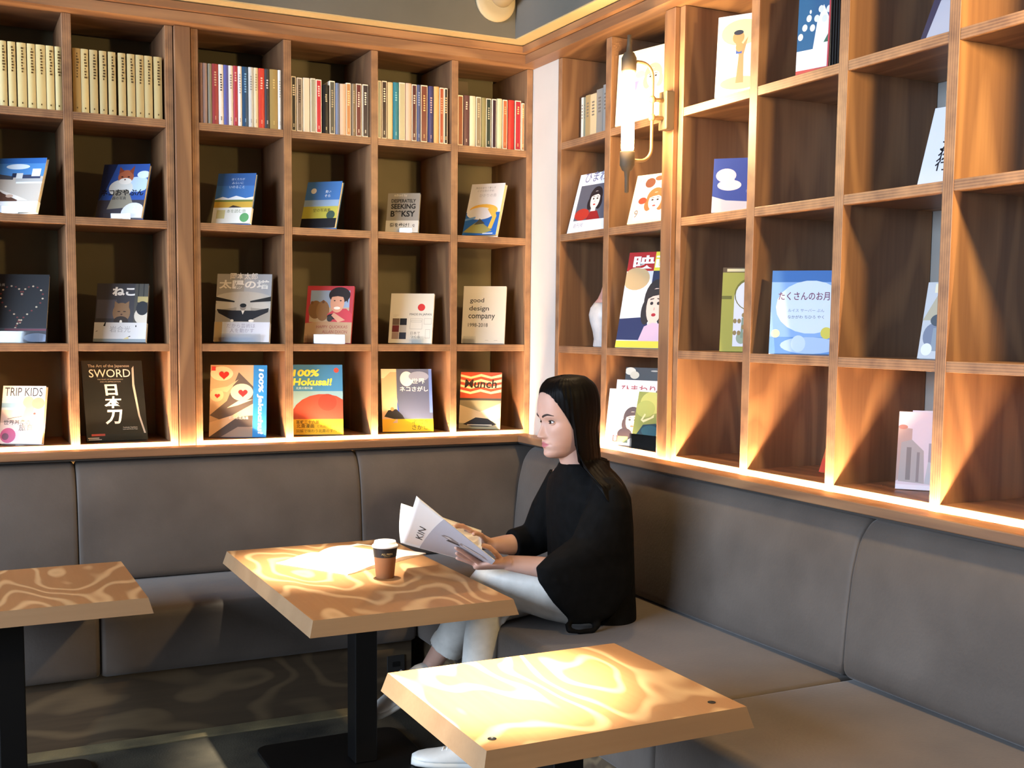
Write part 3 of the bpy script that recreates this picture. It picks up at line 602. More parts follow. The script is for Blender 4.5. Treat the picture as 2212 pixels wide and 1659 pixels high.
    book(P['hokusai'], [('r', 0, 0, 1, 1, '3a7cae'), ('r', 0, .2, 1, .62, '7ea4b4'), ('e', .62, .24, .62, .34, '9c4436'), ('e', .7, .46, .18, .12, '8a382c'), ('r', 0, 0, 1, .22, 'e4b52c'), ('t', '100%', .04, .83, .5, 'f2dc50', {'b': .04, 'sk': .15, 'h': .1}), ('t', 'Hokusai!', .04, .7, .74, 'f2dc50', {'b': .035, 'sk': .15, 'h': .105}), ('t', '北斎の教科書', .1, .645, .32, 'c9dce4'), ('e', .88, .92, .05, .05, 'cc4a3c', 1),
        ('t', '冨嶽三十六景', .1, .155, .44, '2c2410', {'b': .01}), ('t', '北斎漫画', .1, .095, .34, '2c2410', {'b': .01}), ('t', 'と名品のすべて', .5, .1, .4, '4c4018'), ('t', '図解で味わう北斎のすべて', .1, .03, .84, '4c4018')],
        'blue book titled 100% Hokusai! with plain red hill', t=.012, cover='3a7cae')
    book(P['cats'], [('r', 0, 0, 1, 1, '4c5674'), ('p', [(0, .2), (0, 1), (.3, 1), (.3, .55), (.34, .2)], 'c8ab8c'), ('p', [(.05, .85), (.18, .95), (.3, .95), (.3, 1), (0, 1), (0, .85)], 'e4d2b8'), ('e', .5, .84, .13, .12, 'e8e4e0'), ('e', .74, .88, .2, .08, '8a93ac'), ('r', .94, .3, 1, 1, '5f7cc0'), ('p', [(.3, .5), (.36, .2), (.3, .2)], '2a4cb0'), ('t', '世界', .6, .76, .26, 'ece6dc', {'b': .01, 'h': .09}), ('t', 'ネコさがし', .36, .64, .56, 'f0ebe2', {'b': .015, 'h': .08}),
        ('p', [(.04, .24), (.12, .34), (.28, .36), (.4, .26), (.44, .2), (.3, .2), (.24, .2)], '14141c'), ('e', .2, .36, .035, .03, 'c86a44'), ('r', 0, 0, 1, .2, 'e8b81c'), ('t', 'ネコを', .58, .115, .34, '35301a', {'b': .004}), ('t', 'さがせ！', .58, .03, .36, '35301a', {'b': .004}), ('p', [(.2, .14), (.28, .2), (.3, .2), (.3, .14)], 'c8a890')],
        'dusky blue street photo book with yellow band asking to find cats', t=.012, cover='4c5674')
    mu = [('r', 0, 0, 1, 1, 'b4482c')]
    for k in range(4):
        y = .96-.09*k; mu.append(('p', [(0, y), (.25, y-.04), (.5, y+.01), (.75, y-.035), (1, y+.01), (1, y-.04), (.75, y-.075), (.5, y-.035), (.25, y-.08), (0, y-.04)], 'ecd3a0'))
    mu += [('r', 0, 0, 1, .52, '8c8a70'), ('p', [(0, .1), (0, .42), (.5, .3), (1, .46), (1, .2), (.6, .08)], 'cbbf9c'), ('p', [(.1, .08), (.4, .2), (.7, .18), (.92, .08), (.7, .04), (.3, .04)], '1c1c1e'), ('r', 0, .5, 1, .54, '3a3c38'), ('t', 'Munch', .1, .72, .78, '221a14', {'b': .02, 'h': .15, 'sk': .1}), ('r', .2, .06, .8, .075, 'd8d2c0')]
    book(P['munch'], mu, 'red and cream striped book titled Munch beside the corner', t=.012, cover='8c8a70')
    # ---- right wall
    book(P['girl'], [('r', 0, 0, 1, 1, 'e9e9ee'), ('r', .1, .2, 1, .8, '585a66'), ('t', 'ひまわり', .16, .85, .76, '6b6a8c', {'b': .005})]+face_art(.58, .55, .28, 'ecd8ce', '221c22', 'b83a34')+[('e', .3, .3, .2, .1, 'b03428'), ('p', [(.44, .2), (.52, .34), (.7, .34), (.82, .2)], '8c1f22'), ('t', '創刊号', .14, .08, .26, '8c8a96')],
        'white magazine with black haired girl portrait, leaning in corner cubby', t=.006, cover='e9e9ee', cat='magazine', name='magazine', soft=True)
    nb = list(P['nine']); nb[3] += .016; nb[2] -= .006; nb[7] -= .008
    book(tuple(nb), [], 'pale magazine tucked behind the red haired girl magazine', t=.006, cover='efe6cf', cat='magazine', name='magazine', soft=True)
    book(P['nine'], [('r', 0, 0, 1, 1, 'efe0b4'), ('r', .12, .06, 1, .92, 'f2eadc')]+face_art(.56, .46, .34, 'f0dccb', 'b0683c', 'b83a34')+[('e', .36, .82, .12, .1, '7a4a34'), ('e', .56, .9, .1, .05, 'd4573c'), ('e', .74, .9, .1, .05, 'c8a83c'), ('e', .26, .46, .1, .07, 'd0442c'), ('e', .84, .44, .1, .08, 'c83a30'), ('t', '9', .12, .12, .09, '8c7a6c', {'b': .02}), ('t', 'ひまわり', .1, .86, .2, '8c5a40')],
        'cream magazine with red haired girl and numeral 9 below lamp', t=.006, cover='efe0b4', cat='magazine', name='magazine', soft=True)
    fs = P['film']
    for i in range(4):
        q = list(fs); q[3] += .0125+.0115*i; q[2] -= .004*i; q[7] -= .004*i
        book(tuple(q), [], ['yellow edged magazine directly behind the film magazine', 'second yellow edged magazine behind the film magazine', 'third yellow edged magazine behind the film magazine', 'rearmost yellow edged magazine behind the film magazine'][i], t=.007, cover=('d8c04a', 'cfc7a4', 'c9b23c', 'b8452f')[i], cat='magazine', name='magazine', soft=True, edge='cfc08a', group='magazines stacked behind the film magazine')
    book(fs, [('r', 0, 0, 1, 1, 'd9d8d6'), ('r', 0, .8, 1, 1, 'b3201f'), ('r', .5, .8, 1, 1, 'e6d23a'), ('r', .5, .55, 1, .8, '232c4c'), ('e', .2, .62, .3, .2, 'e8e6e2'), ('e', .2, .72, .25, .12, 'c8a878'), ('p', [(0, .08), (0, .3), (.5, .32), (.6, .08)], '252c56')]+face_art(.62, .46, .34, 'efc9b4', '2b221f', 'b3222a')+[('p', [(.4, .06), (.48, .22), (.62, .26), (.9, .24), (1, .06)], 'd8b4c4'), ('r', 0, 0, 1, .07, 'e2d03c'), ('t', '映画', .1, .825, .78, 'f6f2ea', {'b': .03, 'h': .14})],
        'tall film magazine with red masthead and dark haired actress', t=.008, cover='d9d8d6', cat='magazine', name='magazine', soft=True)
    book(P['poster'], [('r', 0, 0, 1, 1, 'f0e6bc'), ('r', .05, .05, 1, .84, 'f6f0dc')]+face_art(.62, .6, .24, 'f2dcc4', 'd8b88c', 'c86a5c')+[('p', [(.22, .56), (.38, .58), (.34, .46), (.26, .46)], 'b08cc4'), ('e', .4, .66, .08, .05, 'f0e0a8')],
        'pale illustrated album standing directly behind the glowing lamp', t=.01, cover='f0e6bc', cat='album', name='album')
    book(P['tree'], [('r', 0, 0, 1, 1, 'efeee6'), ('e', .5, .78, .42, .16, 'c4cc94'), ('e', .5, .16, .4, .08, '9cae84'), ('p', [(.42, .16), (.46, .5), (.36, .7), (.5, .6), (.64, .72), (.56, .5), (.58, .16)], 'c08858'), ('e', .44, .72, .12, .08, 'c88c54'), ('e', .44, .78, .1, .03, '2c2c34'), ('r', .4, .52, .52, .64, '34549c'), ('e', .47, .6, .08, .06, 'c88c54'), ('t', '立', .74, .66, .24, '1c1a18', {'b': .01}), ('t', '待', .74, .5, .24, '1c1a18', {'b': .01}), ('t', '絵と文', .4, .03, .12, '6b6a62')],
        'white picture book with boy hugging a tree, upper right shelf', t=.01, cover='efeee6', cat='picture book')
    book(P['cloud'], [('r', 0, 0, 1, 1, '36478c'), ('p', [(0, 0), (0, .3), (.3, .22), (1, .18), (1, 0)], 'b9b7bc'), ('e', .28, .68, .22, .13, 'c4b8c4'), ('e', .36, .5, .26, .1, 'd2c4c8'), ('e', .33, .58, .14, .12, 'ccbec6'), ('t', 'きの雲', .72, .36, .2, '7c86b4')],
        'navy picture book with pale mushroom shaped cloud', t=.006, cover='e4e4e8', cat='picture book')
    book(P['arch'], [('r', 0, 0, 1, 1, '9c9a4a'), ('r', 0, .94, 1, 1, '5a4a38'), ('r', .1, .95, 1, .985, 'cfc49c'), ('r', .3, .06, 1, .68, 'cfd4e4'), ('e', .72, .68, .42, .2, '6b6a34'), ('e', .72, .67, .39, .18, 'cfd4e4'), ('r', .0, .62, .24, .66, '6b6a34'), ('e', .5, .16, .12, .07, '8fa08c'), ('p', [(.48, .16), (.5, .4), (.54, .4), (.54, .16)], '7c9080')]+[('e', .34+.1*(k % 4), .22+.07*(k//2), .045, .028, '8c7a50') for k in range(8)]+[('t', 'カ', .86, .58, .12, '8c94b4')],
        'mustard picture book with arched window and potted plant', t=.01, cover='9c9a4a', cat='picture book')
    book(P['moon'], [('r', 0, 0, 1, 1, '8fb4e4'), ('r', 0, .86, 1, 1, '4a78b8'), ('e', .55, .56, .48, .32, 'dbe8f4'), ('r', 0, 0, 1, .2, '6c98d4'), ('e', .55, .1, .4, .1, 'b4cce8'), ('e', .4, .12, .1, .1, 'cfe0f2'), ('e', .08, .24, .06, .05, 'e4e0b4'), ('e', .78, .25, .08, .07, 'dccf5c'), ('e', .78, .25, .17, .1, 'eef2ec') if False else ('e', .9, .12, .06, .06, 'a8c4b0'), ('t', 'たくさんのお月さま', .1, .64, .92, '7a3c5c', {'b': .01, 'h': .1}), ('t', 'ルイス サーバー ぶん', .24, .5, .5, '7c88b0'), ('t', 'なかがわ ちひろ やく', .24, .42, .5, '5c6890')],
        'bright blue picture book titled about many moons', t=.011, cover='8fb4e4', cat='picture book')
    book(P['night'], [('r', 0, 0, 1, 1, '1f527c'), ('r', 0, 0, 1, .3, 'dcdce4'), ('p', [(.6, .64), (.78, .84), (1, .62), (1, .3), (.5, .3)], 'd8dcd8')]+[('e', .1+.12*k, .48+.08*(k % 3)+.03*k, .08, .045, 'c9cfca') for k in range(8)]+[('p', [(.82, .36), (1, .5), (1, .36)], '2f5c44'), ('e', .38, .78, .03, .025, 'eeeeea'), ('r', .95, 0, 1, 1, 'b0343c'), ('r', 0, 0, 1, .05, 'b0463c')],
        'picture book of white domed night village on top right shelf', t=.010, cover='b0343c', cat='picture book')
    book(P['blackmag'], [('r', 0, 0, 1, 1, '201c18'), ('e', .1, .95, .12, .05, 'd8d0b8'), ('e', .2, .9, .1, .05, 'cfc4a8'), ('e', .62, .96, .08, .01, 'a8a090'), ('e', .8, .88, .04, .05, 'b8b0a0')], 'black covered magazine at back of lowest cubby below lamp', t=.008, cover='201c18', cat='magazine', name='magazine', soft=True)
    book(P['himawari'], [('r', 0, 0, 1, 1, 'ecd9d0'), ('t', 'ひまわり', .12, .8, .76, 'b03a34', {'b': .01, 'h': .12})], 'pink-white magazine with red kana masthead, middle of three', t=.006, cover='ecd9d0', cat='magazine', name='magazine', soft=True)
    book(P['girl8'], [('r', 0, 0, 1, 1, 'f0ebe4'), ('r', .14, .4, .24, .75, 'dfe8b8'), ('t', 'り', .84, .8, .07, 'a8484c', {'b': .01})]+face_art(.56, .46, .32, 'ecc9b0', '3a2a26', 'b8553c')+[('e', .42, .2, .16, .11, '2c2020'), ('r', .18, .05, .5, .16, '6b7c4c'), ('r', .17, .06, .28, .17, 'b83438'), ('t', '8', .195, .075, .06, 'f4ece4', {'b': .02})],
        'white magazine with tilted girl face and numeral 8', t=.006, cover='f0ebe4', cat='magazine', name='magazine', soft=True)
    gr = P['green']
    book(gr, [('r', 0, 0, 1, 1, '8c9450'), ('e', .5, .82, .4, .2, 'b8bc6c'), ('e', .3, .7, .3, .15, 'a4ac60'), ('p', [(.0, .1), (.3, .42), (.7, .46), (1, .2), (1, 0), (0, 0)], '21404c'), ('e', .55, .32, .28, .1, '2c5c68'), ('e', .95, .2, .2, .14, '9ca444'), ('p', [(.2, .5), (.3, .62), (.34, .6), (.26, .5), (.5, .56), (.6, .62), (.6, .56), (.3, .46)], 'd8d0a0')],
        'green leafy magazine in wire stand beside the lamp post', t=.006, cover='8c9450', cat='magazine', name='magazine', soft=True)
    st = stand(gr, 'thin clear holder in front of the green leafy magazine', t=.006, lipw=.9, liph=.26)
    cb = list(P['city']); cb[3] += .03; cb[2] -= .02; cb[7] += .004
    book(tuple(cb), [], 'plain grey book half hidden behind the city watercolour book', t=.008, cover='cfc9d0', cat='picture book')
    book(P['city'], [('r', 0, 0, 1, 1, 'cdbfc6'), ('p', [(.0, .1), (.0, .8), (.3, .78), (.3, .2)], 'b0968c'), ('p', [(.68, .3), (.76, .84), (.84, .3)], '8f868c'), ('r', .66, .2, .92, .6, '9c949a'), ('p', [(.05, .1), (.08, .6), (.3, .64), (.56, .5), (.6, .08)], 'a09a98'), ('r', .2, .12, .3, .54, '7c7472'), ('r', .42, .1, .48, .48, '827a7a'), ('p', [(.6, .08), (.66, .36), (.92, .34), (.94, .06)], 'aeb0b4'), ('e', .1, .8, .1, .03, 'a87468'), ('r', 0, 0, 1, .06, 'd8d2d8')],
        'pinkish watercolour book of city towers in lowest right cubby', t=.009, cover='cdbfc6', cat='picture book')
    book(P['leanwhite'], [('r', 0, 0, 1, 1, 'd4d8e0'), ('t', '銀', .42, .55, .36, '14141a', {'b': .015}), ('t', '河', .4, .43, .34, '14141a', {'b': .01}), ('t', '夜', .36, .3, .36, '14141a', {'b': .01}), ('t', '行', .34, .17, .34, '14141a', {'b': .01})],
        'pale book with vertical brush characters, partly hidden by divider', t=.009, cover='d4d8e0', cat='picture book')
    book(P['greyart'], [('r', 0, 0, 1, 1, 'b4b8bc'), ('r', .2, .86, .7, .98, 'd8d2b4'), ('p', [(0, .5), (.3, .84), (.6, .8), (.5, .5)], 'a8a088'), ('e', .3, .3, .24, .16, '6b7488'), ('e', .4, .5, .2, .08, '38424c'), ('r', .3, .1, .5, .4, '808a94'), ('e', .2, .12, .14, .08, 'd8dade')],
        'greyish illustrated book peeking from behind a right wall divider', t=.009, cover='b4b8bc', cat='picture book')
    book(P['orange'], [('r', 0, 0, 1, 1, 'a8552c'), ('r', 0, 0, 1, .3, 'b8402c'), ('e', .3, .5, .12, .06, 'd8a05c')], 'orange book corner poking out behind divider in lowest cubby', t=.008, cover='a8552c', cat='picture book')
    book(P['leantop'], [('r', 0, 0, 1, 1, '3a3c54'), ('p', [(.14, 0), (.2, .6), (1, .9), (1, 0)], 'b4b8c4')], 'dark blue and white book leaning at top right shelf', t=.009, cover='d8dae0', cat='picture book')
covers()

# ------------------------------------------------------------------ spines in rows
CN = {}
ORD = ['first', 'second', 'third', 'fourth', 'fifth', 'sixth', 'seventh', 'eighth', 'ninth', 'tenth', 'eleventh', 'twelfth', 'thirteenth', 'fourteenth', 'fifteenth', 'sixteenth']
def spine_book(x0, x1, h, col, ink_, style, label, group, depth=.15, y=.018, zb=2.1197):
    mb = MB(); w = x1-x0-.0012; cm = ink(col); cx = (x0+x1)/2; t = .0016
    if style == 'o':   # pale rounded border round the coloured spine (slip cover)
        mb.box(-w/2, w/2, 0, depth, 0, h, ink('e6ddca'), .0022)
        mb.box(-w/2+.0024, w/2-.0024, -.0004, .004, .004, h-.004, cm, .0018)
    else:
        n = 8; prof = [(-w/2+w*k/n, -.0032*math.sin(math.pi*k/n)) for k in range(n+1)]
        poly = prof+[(w/2, .004)]+[(w/2, depth), (w/2-t, depth), (w/2-t, .004), (-w/2+t, .004), (-w/2+t, depth), (-w/2, depth)]
        mb.prism(poly, 0, h, cm)
    yy = -.0036 if style != 'o' else -.0008
    r = random.Random(label)
    if style == 'g':   # cream series: long dark title smear down the spine
        for k in range(9):
            z = h*(.93-.045*k); mb.box(-.001+r.uniform(-.001, .001), .005+r.uniform(-.002, .003), yy-.0002, yy+.003, z-.006, z, ink(ink_))
        mb.box(-.002, .002, yy-.0002, yy+.003, h*.06, h*.085, ink(ink_))
    elif ink_:
        k0 = r.uniform(.80, .9); n = r.randint(4, 8)
        for k in range(n):
            z = h*(k0-.042*k); q = min(w*.22, .0042); mb.box(-q*r.uniform(.6, 1), q*r.uniform(.6, 1), yy-.0002, yy+.003, z-.0052, z, ink(ink_))
        for k in range(3): mb.box(-.0018, .0018, yy-.0002, yy+.003, h*(.08+.022*k), h*(.08+.022*k)+.003, ink(ink_))
    o = mb.build('book'); o.location = (cx, y, zb); tag(o, label, 'book', group)
    if style != 'o': MB().box(-w/2+t+.0002, w/2-t-.0002, .005, depth-.004, .003, h-.003, M['paperedge']).build('page_block', o)
    return o
G = 'd2bf86'
ROWS = {
 'A0': ('far-left top cubby', [(-2.063, -2.038), (-2.035, -2.009), (-2.006, -1.975), (-1.973, -1.946), (-1.945, -1.913), (-1.912, -1.885), (-1.883, -1.8605)],
        [('cream', G, '5c4522', 'g', .221)]*7),
 'A1': ('top cubby left of the wide post', [(-1.825, -1.797), (-1.797, -1.771), (-1.768, -1.74), (-1.735, -1.709), (-1.705, -1.678), (-1.671, -1.644), (-1.64, -1.612), (-1.61, -1.581), (-1.58, -1.551), (-1.547, -1.517)],
        [('tan', 'a88a52', '5c4522', 'g', .223)]+[('cream', G, '5c4522', 'g', .223)]+[('greyish cream', 'b9a878', '4a3a22', 'g', .223)]*8),
 'A2': ('top cubby right of the wide post', [(-1.384, -1.371), (-1.371, -1.354), (-1.352, -1.337), (-1.337, -1.313), (-1.313, -1.294), (-1.294, -1.275), (-1.276, -1.258), (-1.258, -1.241), (-1.241, -1.225), (-1.225, -1.201), (-1.201, -1.181), (-1.181, -1.163), (-1.163, -1.139), (-1.139, -1.12), (-1.12, -1.088), (-1.088, -1.0725)],
        [('mauve', '8c6f6c', None, 's', .22), ('dusty mauve', '9a8480', None, 's', .22), ('olive grey', '8a8672', None, 's', .22), ('brick red', '96383a', 'c8a080', 's', .221), ('white', 'e4e0d8', '3a3a40', 's', .221), ('violet blue', '5458a0', None, 's', .221), ('white', 'dcd8d0', '8c8880', 's', .221), ('crimson', 'ac3240', 'd8b0a0', 's', .222), ('white', 'e4e4e4', '9c9ca4', 's', .222), ('navy', '22486c', '78a8d0', 's', .222), ('pale grey', 'c4c8c8', '8c9094', 's', .223), ('cream', 'd8c8a4', 'a09070', 's', .223), ('scarlet', 'c43a2c', 'e8b8a0', 's', .223), ('charcoal', '33363a', 'c8c8c8', 's', .223), ('khaki gold', '9a8450', 'c8b070', 's', .224), ('white', 'e4e2dc', 'a8a49c', 's', .224)]),
 'A3': ('second top cubby right of the post', [(-1.036, -1.016), (-1.014, -.991), (-.989, -.962), (-.96, -.938), (-.938, -.914), (-.911, -.884), (-.884, -.86), (-.859, -.842), (-.842, -.816), (-.816, -.795), (-.793, -.776), (-.776, -.751), (-.749, -.7225)],
        [('black', '1a1718', 'd8d0c0', 'o', .208), ('grey-brown', '7c6e62', '40362e', 'o', .205), ('cream', 'd8ccb4', None, 'o', .207), ('sage grey', '9a9884', None, 'o', .208), ('bright red', 'b81f34', 'e8c0b8', 'o', .206), ('black', '151213', 'c8b890', 's', .187), ('dark grey-green', '4c4c44', 'a89c7c', 'o', .206), ('slate blue', '6c7894', None, 's', .199), ('pinkish cream', 'd0b49c', None, 's', .198), ('orange tan', 'b8804c', 'e4c48c', 'o', .205), ('taupe', '84745c', 'b8a47c', 's', .203), ('maroon', '5a1620', 'e0c8b8', 'o', .206), ('dark plum', '261a26', 'e0d8c8', 'o', .206)]),
 'A4': ('third top cubby right of the post', [(-.686, -.669), (-.668, -.645), (-.643, -.621), (-.62, -.596), (-.595, -.567), (-.566, -.541), (-.54, -.517), (-.517, -.501), (-.501, -.47), (-.468, -.445), (-.444, -.421), (-.419, -.398), (-.398, -.381)],
        [('sage green', '9ca494', None, 'o', .227), ('dark brown', '2c1818', 'e8dcc8', 'o', .228), ('cream yellow', 'd8c090', None, 's', .224), ('teal', '2c7c90', '7cb8c0', 's', .226), ('sage cream', 'b4ae8c', None, 'o', .229), ('pinkish beige', 'd0b4a0', None, 's', .228), ('dark maroon', '4a1420', 'e4c8b8', 'o', .227), ('slate blue', '4c5478', 'a0a8c0', 's', .226), ('red-brown', '6c3428', 'd8b070', 'o', .228), ('indigo', '3c3c6c', 'c8a8a0', 's', .226), ('pale orange', 'd8a870', None, 's', .227), ('rust', 'a04a2c', 'd89c70', 'o', .226), ('black', '1c1818', 'd8b078', 'o', .226)]),
 'A5': ('top cubby beside the corner column', [(-.337, -.312), (-.311, -.286), (-.284, -.257), (-.255, -.23), (-.229, -.209), (-.209, -.184), (-.181, -.159), (-.158, -.134), (-.132, -.108), (-.106, -.078), (-.074, -.044), (-.043, -.0275)],
        [('rust brown', '8c5434', None, 'o', .204), ('purple-brown', '5c3c3c', 'd8c4b0', 's', .205), ('cream', 'd8c8b0', None, 's', .205), ('taupe', '847860', 'c0b08c', 'o', .205), ('khaki', '8c8458', None, 's', .203), ('dark green', '2c3a30', 'b8b094', 'o', .203), ('dark plum', '34202c', None, 'o', .203), ('pale sage', 'c0c0a0', None, 's', .206), ('burnt orange', 'b0603c', 'd8a070', 'o', .205), ('bright red', 'b42820', None, 's', .205), ('crimson', 'a42430', 'e8c080', 'o', .207), ('tan', 'b07c4c', 'e8c080', 'o', .199)]),
}
for key, (where, xs, sp) in ROWS.items():
    for i, ((x0, x1), (cn, col, ik, st, h)) in enumerate(zip(xs, sp)):
        spine_book(x0, x1, h, col, ik, st, f'{cn} spine, {ORD[i]} book from left in {where}', f'books standing in the {where}')
o = MB().box(-.08, .08, 0, .012, 0, .325, plain('7a6c54', .7), .001).build('flat_board'); o.location = (-.245, .27, 2.1212); o.rotation_euler = (-R(6), 0, 0)
tag(o, 'taupe flat board standing behind the books beside the corner column', 'board')
for i, (y0, y1, h, c, cn) in enumerate([(-.300, -.318, .176, 'dcd6c8', 'white'), (-.319, -.334, .174, '7c8274', 'grey-green'), (-.335, -.372, .178, 'a48c60', 'olive tan'), (-.373, -.420, .176, 'c8b48c', 'cream'), (-.421, -.470, .186, '8c8880', 'grey'), (-.471, -.505, .196, '9c9890', 'light grey'), (-.506, -.54, .2, 'b4b0a8', 'pale grey')]):
    mb = MB(); w = abs(y1-y0)-.001; mb.box(-w/2, w/2, 0, .13, 0, h, ink(c), .0015)
    for k in range(5): mb.box(-w*.2, w*.2, -.0003, .001, h*(.8-.07*k), h*(.8-.07*k)+.006, ink('6b6258'))
    o = mb.build('book'); o.location = (.065, (y0+y1)/2, 2.1197); o.rotation_euler = (0, 0, -math.pi/2)
    tag(o, f'{cn} spine, {ORD[i]} book from left in top cubby left of lamp', 'book', 'pale books left of the lamp')
for i in range(8):
    y = -1.801-.0062*i; o = MB().box(-.0026, .0026, 0, .125, 0, .212, ink('1c1a1a'), .0006).build('record_sleeve')
    o.location = (.022+.004*i, y, 2.1195); o.rotation_euler = (0, 0, -math.pi/2)
    tag(o, f'thin black sleeve, {ORD[i]} from left beside the night village book', 'sleeve', 'black sleeves beside the night village book')
for i, (y0, y1, h, c, cn, x) in enumerate([(-.560, -.570, .225, '3c6c88', 'blue', .06), (-.571, -.595, .225, 'eef0f0', 'tall white', .062), (-.535, -.558, .155, 'f0eeea', 'short white', .07)]):
    o = MB().box(-abs(y1-y0)/2+.0004, abs(y1-y0)/2-.0004, 0, .15, 0, h, ink(c), .001).build('book'); o.location = (x, (y0+y1)/2, ZF+.0005); o.rotation_euler = (0, 0, -math.pi/2)
    tag(o, f'{cn} book edge just right of the woman’s head in lowest cubby'.replace('’', "'"), 'book', 'books in the lowest cubby behind the head')

# ornament half hidden in the cubby left of the tall film magazine
def ornament():
    root = empty('ceramic_bottle', (.090, -.508, 1.3008), 0, 'pale ceramic bottle with blush pink neck, half hidden by divider', 'ornament')
    MB().lathe([(.0001, 0), (.062, 0), (.064, .004), (.061, .03), (.066, .06), (.078, .1), (.082, .125), (.076, .152), (.062, .172)], noisy('marbled_glaze', 'b8b4b0', 'd8d2cc', 14, .35), n=48).build('body', root)
    MB().lathe([(.062, .1721), (.048, .188), (.036, .215), (.026, .25), (.018, .29), (.014, .325), (.015, .33), (.0001, .33)], noisy('blush_glaze', 'b88478', 'c89888', 10, .4), n=48).build('neck', root)
ornament()
# socket plate on the kick board
o = empty('wall_socket', (-.815, -.5375, .125), 0, 'dark socket plate on the plywood kick board near her foot', 'socket')
MB().box(-.034, .034, -.006, .0, -.05, .05, M['frame'], .002).build('plate', o)
for z in (-.018, .018): MB().box(-.014, .014, -.0075, -.006, z-.009, z+.009, M['black']).build('outlet', o)
# floor metal plates
mb = MB(); mb.box(-4.2, -.66, -.62, -.545, 0, .006, noisy('brass_plate', '5c5340', '7c6f50', 8, .4, .2), .001)
tag(mb.build('floor_strip'), 'dull metal strip along the floor before the bench', 'floor strip')

# ------------------------------------------------------------------ things on the table
def cup():
    root = empty('paper_cup', (-1.069, -1.121, .6054), 0, 'kraft takeaway coffee cup with white lid on the long table', 'cup')
    body = MB(); body.lathe([(.0001, .002), (.0265, .002), (.0268, 0), (.0275, 0), (.0368, .094), (.0375, .096), (.036, .0965), (.0001, .0965)], noisy('kraft_paper', 'a06c44', 'ac784e', 9, .8, .05), n=56); body.build('body', root)
    mb = MB(); n = 56; rr = lambda z: .0275+(.0368-.0275)*z/.094+.0006
    rings = [[(rr(z)*math.cos(2*math.pi*k/n), rr(z)*math.sin(2*math.pi*k/n), z) for k in range(n)] for z in (.066, .08, .094)]
    mb.loft(rings, plain('221812', .6), cap=False)
    def T(x, y, l):
        z = .0745+y; a = R(-128)+x/rr(z); q = rr(z)+.0003+l; return (q*math.cos(a), q*math.sin(a), z)
    art_into(mb, [('t', 'ALL PRESS', 0, 0, 1, 'c8a468', {'b': .02}), ('t', 'ESPRESSO', .22, -.75, .55, 'a08050')], .036, .0072, T)
    mb.build('printed_band', root)
    MB().lathe([(.0001, .112), (.028, .112), (.030, .1135), (.0325, .1135), (.0335, .110), (.035, .103), (.039, .1015), (.0402, .099), (.0402, .0955), (.0385, .0945), (.0378, .0975), (.0001, .0975)], plain('ece9e4', .4), n=56).build('lid', root)
cup()
def open_magazine():
    root = empty('magazine', (-1.07, -.815, .6054), R(31.4), 'open white magazine lying flat on the long table', 'magazine')
    W_, D_ = .203, .30
    for s, nm in ((-1, 'left_pages'), (1, 'right_pages')):
        mb = MB(); n = 14; prof = []
        for k in range(n+1):
            t = k/n; prof.append((s*t*W_, .0035+.012*math.sin(math.pi*min(1, t*1.25))**.8*(1-t*.75)*(.8 if s < 0 else 1)))
        rings = [[(x, y, z) for x, z in prof]+[(x, y, .0) for x, z in reversed(prof)] for y in (-D_/2, D_/2)]
        if s > 0: rings = rings[::-1]
        mb.loft(rings, ink('efeae0'), smooth=False)
        def T(x, y, l, s=s, prof=prof):
            q = (x if s > 0 else W_-x)/W_*14; i = min(13, int(q)); f = q-i; z = prof[i][1]*(1-f)+prof[i+1][1]*f
            return (s*q/14*W_, -D_/2+y, z+.0006+l)
        art = [('r', .62, .56, .92, .88, 'a89464'), ('e', .78, .7, .1, .1, '5c4a34'), ('r', .1, .4, .5, .405, 'b8b4ac')] if s > 0 else [('r', .15, .2+.05*k, .85, .205+.05*k, 'c4c0b8') for k in range(6)]
        art_into(mb, art, W_, D_, T); mb.build(nm, root)
open_magazine()

# ------------------------------------------------------------------ the woman
import numpy as np
def skin_mat():
    m, nt, b = new_mat('skin'); L = nt.links.new
    tc = N(nt, 'ShaderNodeTexCoord'); n1 = N(nt, 'ShaderNodeTexNoise'); n1.inputs['Scale'].default_value = 18; L(tc.outputs['Object'], n1.inputs[0])
    cr = N(nt, 'ShaderNodeValToRGB'); cr.color_ramp.elements[0].color = hexc('b98f7c'); cr.color_ramp.elements[1].color = hexc('c8a08e'); L(n1.outputs[0], cr.inputs[0])
    L(cr.outputs[0], b.inputs['Base Color']); b.inputs['Roughness'].default_value = .5; b.inputs['Specular IOR Level'].default_value = .35
    b.inputs['Subsurface Weight'].default_value = .15; b.inputs['Subsurface Radius'].default_value = (.012, .005, .003)
    return m
SKIN = skin_mat()
def remeshed(mb, name, vox, smooth=2, parent=None, fac=.5):
    o = mb.build(name+'_src')
    r = o.modifiers.new('r', 'REMESH'); r.mode = 'VOXEL'; r.voxel_size = vox; r.use_smooth_shade = True
    if smooth:
        s = o.modifiers.new('s', 'SMOOTH'); s.iterations = smooth; s.factor = fac
    dg = bpy.context.evaluated_depsgraph_get(); dg.update()
    me = bpy.data.meshes.new_from_object(o.evaluated_get(dg)); old = o.data
    mats = list(mb.mats); bpy.data.objects.remove(o); bpy.data.meshes.remove(old)
    me.name = name; me.materials.clear()
    for m in mats: me.materials.append(m)
    me.polygons.foreach_set('material_index', [0]*len(me.polygons)); me.polygons.foreach_set('use_smooth', [True]*len(me.polygons))
    n = bpy.data.objects.new(name, me); COL.objects.link(n); n.parent = parent
    return n
